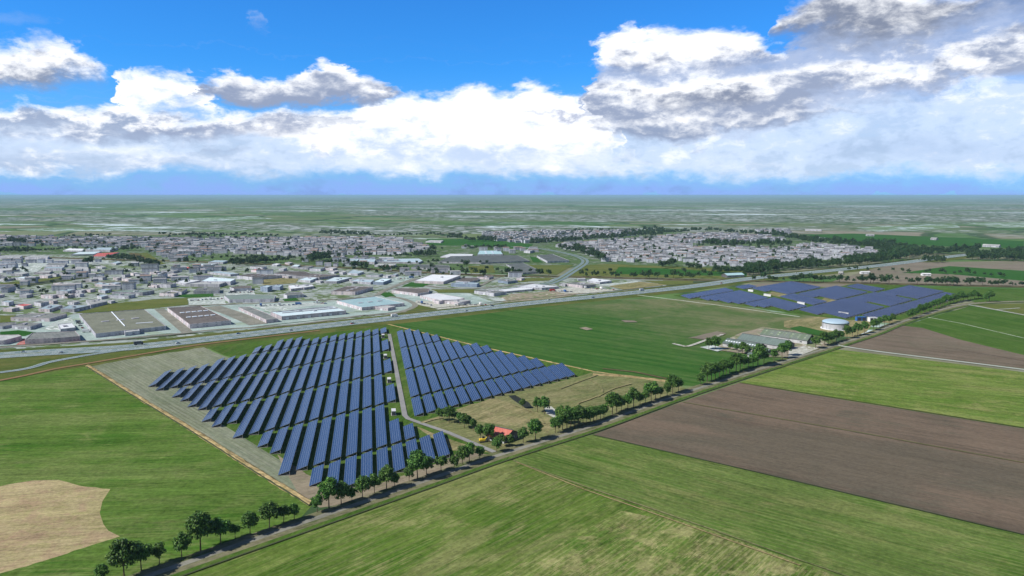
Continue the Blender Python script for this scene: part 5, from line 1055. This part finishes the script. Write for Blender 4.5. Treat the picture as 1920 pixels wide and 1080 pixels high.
for k, (z, a, b, s_) in enumerate(((C6, (448, 617), (528, 618), 'left'), (C6, (1000, 633), (1075, 634), 'middle'))):
    barn('shed', z(*a), z(*b), 5, 3.5, 5, M['whitewall'], M['whitewall'], M['whitewall'], '%s shed among the field trees beyond the far solar park' % ('white' if k == 0 else 'pale grey white'), 0, 'shed')
barn('house', C6(255, 617), C6(292, 619), 4, 3, 5.5, RM['grey'], M['wall_pink'], M['wall_pink'], 'tiny pinkish house beside the highway past the woodland belt', 0, 'house')
for z, a, b, lb in ((C6, (1555, 372), (1705, 378), 'long pale shed alone in the fields at far right'), (C6, (1088, 313), (1140, 315), 'small white shed alone in distant fields'), (C6, (500, 281), (570, 282), 'pale shed beside distant brown field'), (C5, (1250, 235), (1395, 238), 'distant grey-green farm hall beside a pale track')):
    barn('shed', z(*a), z(*b), 10, 5, 8, RM['grey'], M['wall_grey'], M['wall_grey'], lb, 0, 'shed')
# round tank
p = g(1566, 616); o = tag(empty('storage_tank', (p.x, p.y, 0)), 'large round grey tank with pale blue domed roof beside the lane', 'tank'); r_ = 23.2 / ppm(1566, 616); h = 12.5 / ppm(1566, 616); N = 48
mb = MB(); circ = lambda rr, z: [(rr * math.cos(2 * math.pi * k / N), rr * math.sin(2 * math.pi * k / N), z) for k in range(N)]
def lathe(mb, prof, close=True):
    R_ = [circ(a, b) for a, b in prof]
    for A, B in zip(R_, R_[1:]):
        for k in range(N): mb.face([A[k], A[(k + 1) % N], B[(k + 1) % N], B[k]])
lathe(mb, [(r_, 0), (r_, h)]); mb.build('wall', wall_mat('tank_wall', (.44, .45, .48), (.37, .38, .41), 0), o, True)
mb = MB(); lathe(mb, [(r_ + .25, h - .9), (r_ + .25, h), (r_ + .02, h + .02)]); mb.build('rim_band', plain('dark_band', (.09, .12, .14)), o, True)
mb = MB(); lathe(mb, [(r_ * c_, h + 3.4 * math.sqrt(max(0, 1 - c_ * c_)) * .95) for c_ in (1, .97, .9, .8, .65, .5, .35, .18, .02)]); mb.build('dome', plain('pale_blue_membrane', (.42, .56, .68), .05, .3, .5), o, True)
mb = MB(); lathe(mb, [(r_ + 1.6, 0), (r_ + 1.6, .5), (r_, .5)]); mb.build('base_ring', M['whitewall'], o)
mb = MB(); mb.bar((-r_ - .3, -1, 0), (-r_ - .3, -1, h), .12); mb.bar((-r_ - .3, 1, 0), (-r_ - .3, 1, h), .12)
for k in range(9): mb.bar((-r_ - .3, -1, h * k / 9 + .5), (-r_ - .3, 1, h * k / 9 + .5), .08)
mb.build('ladder', M['steel'], o)
# transformer cabins along the access track
M['cabroof'] = plain('cabin_roof', (.62, .63, .66), .04); M['cabwall'] = plain('cabin_wall', (.36, .36, .38), .06)
def cabin(name, loc, d, rz, label, group=None, mw=None, mr_=None, cat='cabin', doors=2):
    o = tag(empty(name, loc, rz), label, cat, group)
    mb = MB(); mb.box((0, 0, d[2] / 2), d); mb.build('body', mw or M['cabwall'], o)
    mb = MB(); mb.box((0, 0, d[2] + .12), (d[0] + .3, d[1] + .3, .24)); mb.build('roof', mr_ or M['cabroof'], o)
    for k in range(doors): mb = MB(); mb.box((-d[0] / 2 + d[0] * (k + .5) / doors, -d[1] / 2 - .04, d[2] * .45), (d[0] / doors * .7, .08, d[2] * .78)); mb.build('door', M['under'], o)
    mb = MB(); mb.box((0, 0, .08), (d[0] + .8, d[1] + .8, .16)); mb.build('plinth', M['steel'], o)
    return o
for k, (x, y) in enumerate(((388, 796), (355, 552), (327, 370), (310, 214))):
    p = g(*Z2(x, y)); cabin('transformer_cabin', (p.x, p.y + 2.5, 0), (2.7, 6.5, 3.1), -AZ, 'white-roofed transformer cabin, %s from the lane, on the left of the track' % ordn(k + 1), 'transformer cabins along the access track', cat='cabin')
for k, (x, y, n) in enumerate(((797, 222, 2), (938, 262, 3), (1240, 335, 3), (1615, 428, 4))):
    for j in range(n):
        p = g(*Z5(x + j * 17, y + j * 3)); cabin('transformer_cabin', (p.x, p.y, 0), (2.6, 5, 2.9), -AZ + .7, '%s white cabin from left in the %s cabin group of the far solar park' % (ordn(j + 1), ordn(k + 1)), 'white cabins in the far solar park', M['whitewall'], cat='cabin', doors=1)
bl = plain('blue_container_paint', (.035, .13, .40), .08, 1)
p = g(*Z6(287, 540)); cabin('shipping_container', (p.x, p.y, 0), (12.2, 4, 4.6), .12, 'blue container at the edge of the far solar park', None, bl, bl, 'container')
p = g(*Z6(403, 547)); cabin('site_cabin', (p.x, p.y, 0), (9.5, 5, 4.8), .12, 'larger white cabin between blue container and lane trees', None, M['whitewall'], None, 'cabin')
p = g(*Z6(470, 548)); cabin('site_cabin', (p.x, p.y, 0), (8, 5, 4), .12, 'smaller white cabin nearest the lane trees', None, M['whitewall'], None, 'cabin')
# yellow excavator on the farm plot
yl = plain('yellow_paint', (.75, .52, .03), .1, 1, .5, .4)
p = g(905, 829); o = tag(empty('excavator', (p.x, p.y, 0), .3), 'yellow excavator parked beside the access track near the red roof', 'excavator')
for s_ in (-1, 1):
    mb = MB(); mb.box((0, s_ * 1.1, .45), (4.2, .6, .9)); mb.build('track', M['under'], o)
mb = MB(); mb.box((-.3, 0, 1.6), (3.4, 2.4, 1.2)); bd = mb.build('body', yl, o)
mb = MB(); mb.box((.6, .6, 2.7), (1.4, 1.1, 1.3)); mb.build('cab', M['under'], o)
mb = MB(); mb.bar((1.2, -.2, 1.8), (4, -.2, 4.2), .28); mb.bar((4, -.2, 4.2), (6.4, -.2, 1.8), .22); mb.build('boom', yl, o)
mb = MB(); mb.box((6.5, -.2, 1.2), (.9, 1.1, 1.0)); mb.build('bucket', M['under'], o)

# ------------------------------------------------------------------ vehicles
cars = [plain('car_paint_' + n, c, .05, 1, .5, .35) for n, c in (('white', (.8, .8, .8)), ('silver', (.5, .52, .55)), ('dark', (.06, .065, .08)), ('blue', (.06, .14, .35)), ('red', (.5, .05, .04)))]
cw = ['white', 'silver', 'dark', 'blue', 'red']; glassm = plain('car_glass', (.03, .04, .05), .02, 1, .2, .5)
def veh_meshes(kind):
    if kind == 'car':
        pr = [(-2.1, .35), (2.1, .35), (2.15, .8), (1.1, .95), (-2.1, .95)]; cab = [(-1.7, .95), (.95, .95), (.45, 1.45), (-1.3, 1.45)]; wd = 1.75; wh = (-1.3, 1.3)
    else:
        pr = [(-4, .8), (2.5, .8), (2.5, 3.5), (-4, 3.5)]; cab = [(2.6, .5), (4.5, .5), (4.5, 2.0), (4.1, 2.9), (2.6, 2.9)]; wd = 2.45; wh = (-3, -1.8, 3.5)
    out = []
    for q in (pr, cab):
        mb = MB(); n = len(q)
        for s_ in (-1, 1): f = [(x, s_ * wd / 2, z) for x, z in q]; mb.face(f if s_ < 0 else f[::-1])
        for i in range(n): a, b = q[i], q[(i + 1) % n]; mb.face([(a[0], wd / 2, a[1]), (b[0], wd / 2, b[1]), (b[0], -wd / 2, b[1]), (a[0], -wd / 2, a[1])])
        out.append(mb)
    wb = MB()
    wb.bar((0, -.12, 0), (0, .12, 0), .36 if kind == 'car' else .5, sides=10)
    return out[0], out[1], wb.me('wheel', M['under']), wh, wd
VM = {}
for kd in ('car', 'lorry'):
    b, c, wl, wh, wd = veh_meshes(kd)
    for i, cm in enumerate(cars): VM[kd, i] = (b.me('body', cm), c.me('cab', glassm if kd == 'car' else cm), wl, wh, wd)
def vehicle(kd, ci, loc, rz, label, group):
    b, c, wl, wh, wd = VM[kd, ci]; o = tag(empty('parked_car' if (kd == 'car' and 'park' in group) else kd, loc, rz), label, kd, group)
    link('body', b, o); link('cab', c, o)
    for x in wh:
        for s_ in (-1, 1): q = link('wheel', wl, o); q.location = (x, s_ * wd * .47, .36 if kd == 'car' else .5)
hl = [g(x, hwy_y(x)) for x in range(-20, 1900, 2)]; HV = []
for k, (x, side) in enumerate(((40, 1), (118, -1), (262, 1), (330, -1), (452, 1), (540, -1), (655, -1), (745, 1), (868, -1), (930, 1), (1036, 1), (1105, -1), (1210, 1), (1345, -1), (1500, 1), (1640, -1), (1730, 1))):
    p = g(x, hwy_y(x)); q = g(x + 3, hwy_y(x + 3)); d = (q - p).normalized(); n = Vector((-d.y, d.x, 0)); p = p + n * 8.2 * side
    ci = (0, 1, 2, 0, 3, 1, 4)[k % 7]; kd = 'lorry' if k in (2, 7, 12) else 'car'
    HV.append(0); vehicle(kd, ci, (p.x, p.y, HWZ + .03), math.atan2(d.y, d.x) + (math.pi if side < 0 else 0), '%s %s on the highway, %s vehicle from the left' % (cw[ci], kd, ordn(k + 1)), 'vehicles on the highway')
k = 0
for c, (x0, y0), (x1, y1), n in ((C2, (250, 625), (500, 610), 9), (C2, (780, 668), (1120, 655), 10), (C2, (1250, 640), (1340, 650), 5), (C1, (620, 790), (700, 880), 6), (C1, (250, 965), (560, 952), 8), (C3, (800, 640), (900, 660), 5), (C3, (1100, 660), (1380, 655), 8), (C4, (560, 630), (740, 640), 8), (C4, (820, 605), (1080, 622), 9), (C3, (600, 450), (740, 440), 6), (C2, (560, 560), (740, 555), 7)):
    for j in range(n):
        t = j / (n - 1); k += 1; p = g(*c(x0 + (x1 - x0) * t, y0 + (y1 - y0) * t + rnd.uniform(-2, 2))); ci = rnd.choice((0, 0, 1, 2, 3, 4))
        vehicle('lorry' if j % 4 == 1 else 'car', ci, (p.x, p.y, YZ), rnd.choice((0, 1.57)) + .25, '%s vehicle in the yards between halls, %s from the left in parking row %s' % (cw[ci], ordn(j + 1), ordn(1 + [0, 9, 19, 24, 30, 38, 43, 51, 59, 68, 74].index(max(q for q in [0, 9, 19, 24, 30, 38, 43, 51, 59, 68, 74] if q < k)))), 'vehicles parked in the industrial yards')

# ------------------------------------------------------------------ haze
mb = MB(); mb.box((0, 0, 77.5), (240000, 240000, 157))
hz = mb.build('haze', None); hz.data.materials.clear()
hmx = bpy.data.materials.new('haze'); hmx.use_nodes = True; nt = hmx.node_tree; nt.nodes.clear()
vo = nt.nodes.new('ShaderNodeVolumePrincipled'); vo.inputs['Color'].default_value = (.50, .82, 1, 1); vo.inputs['Density'].default_value = 3.8e-5; vo.inputs['Anisotropy'].default_value = 0
ou = nt.nodes.new('ShaderNodeOutputMaterial'); nt.links.new(vo.outputs[0], ou.inputs['Volume']); hz.data.materials.append(hmx)
hmx.cycles.homogeneous_volume = True
tag(hz, kind='stuff', label='thin pale blue haze over the far plain', cat='haze')
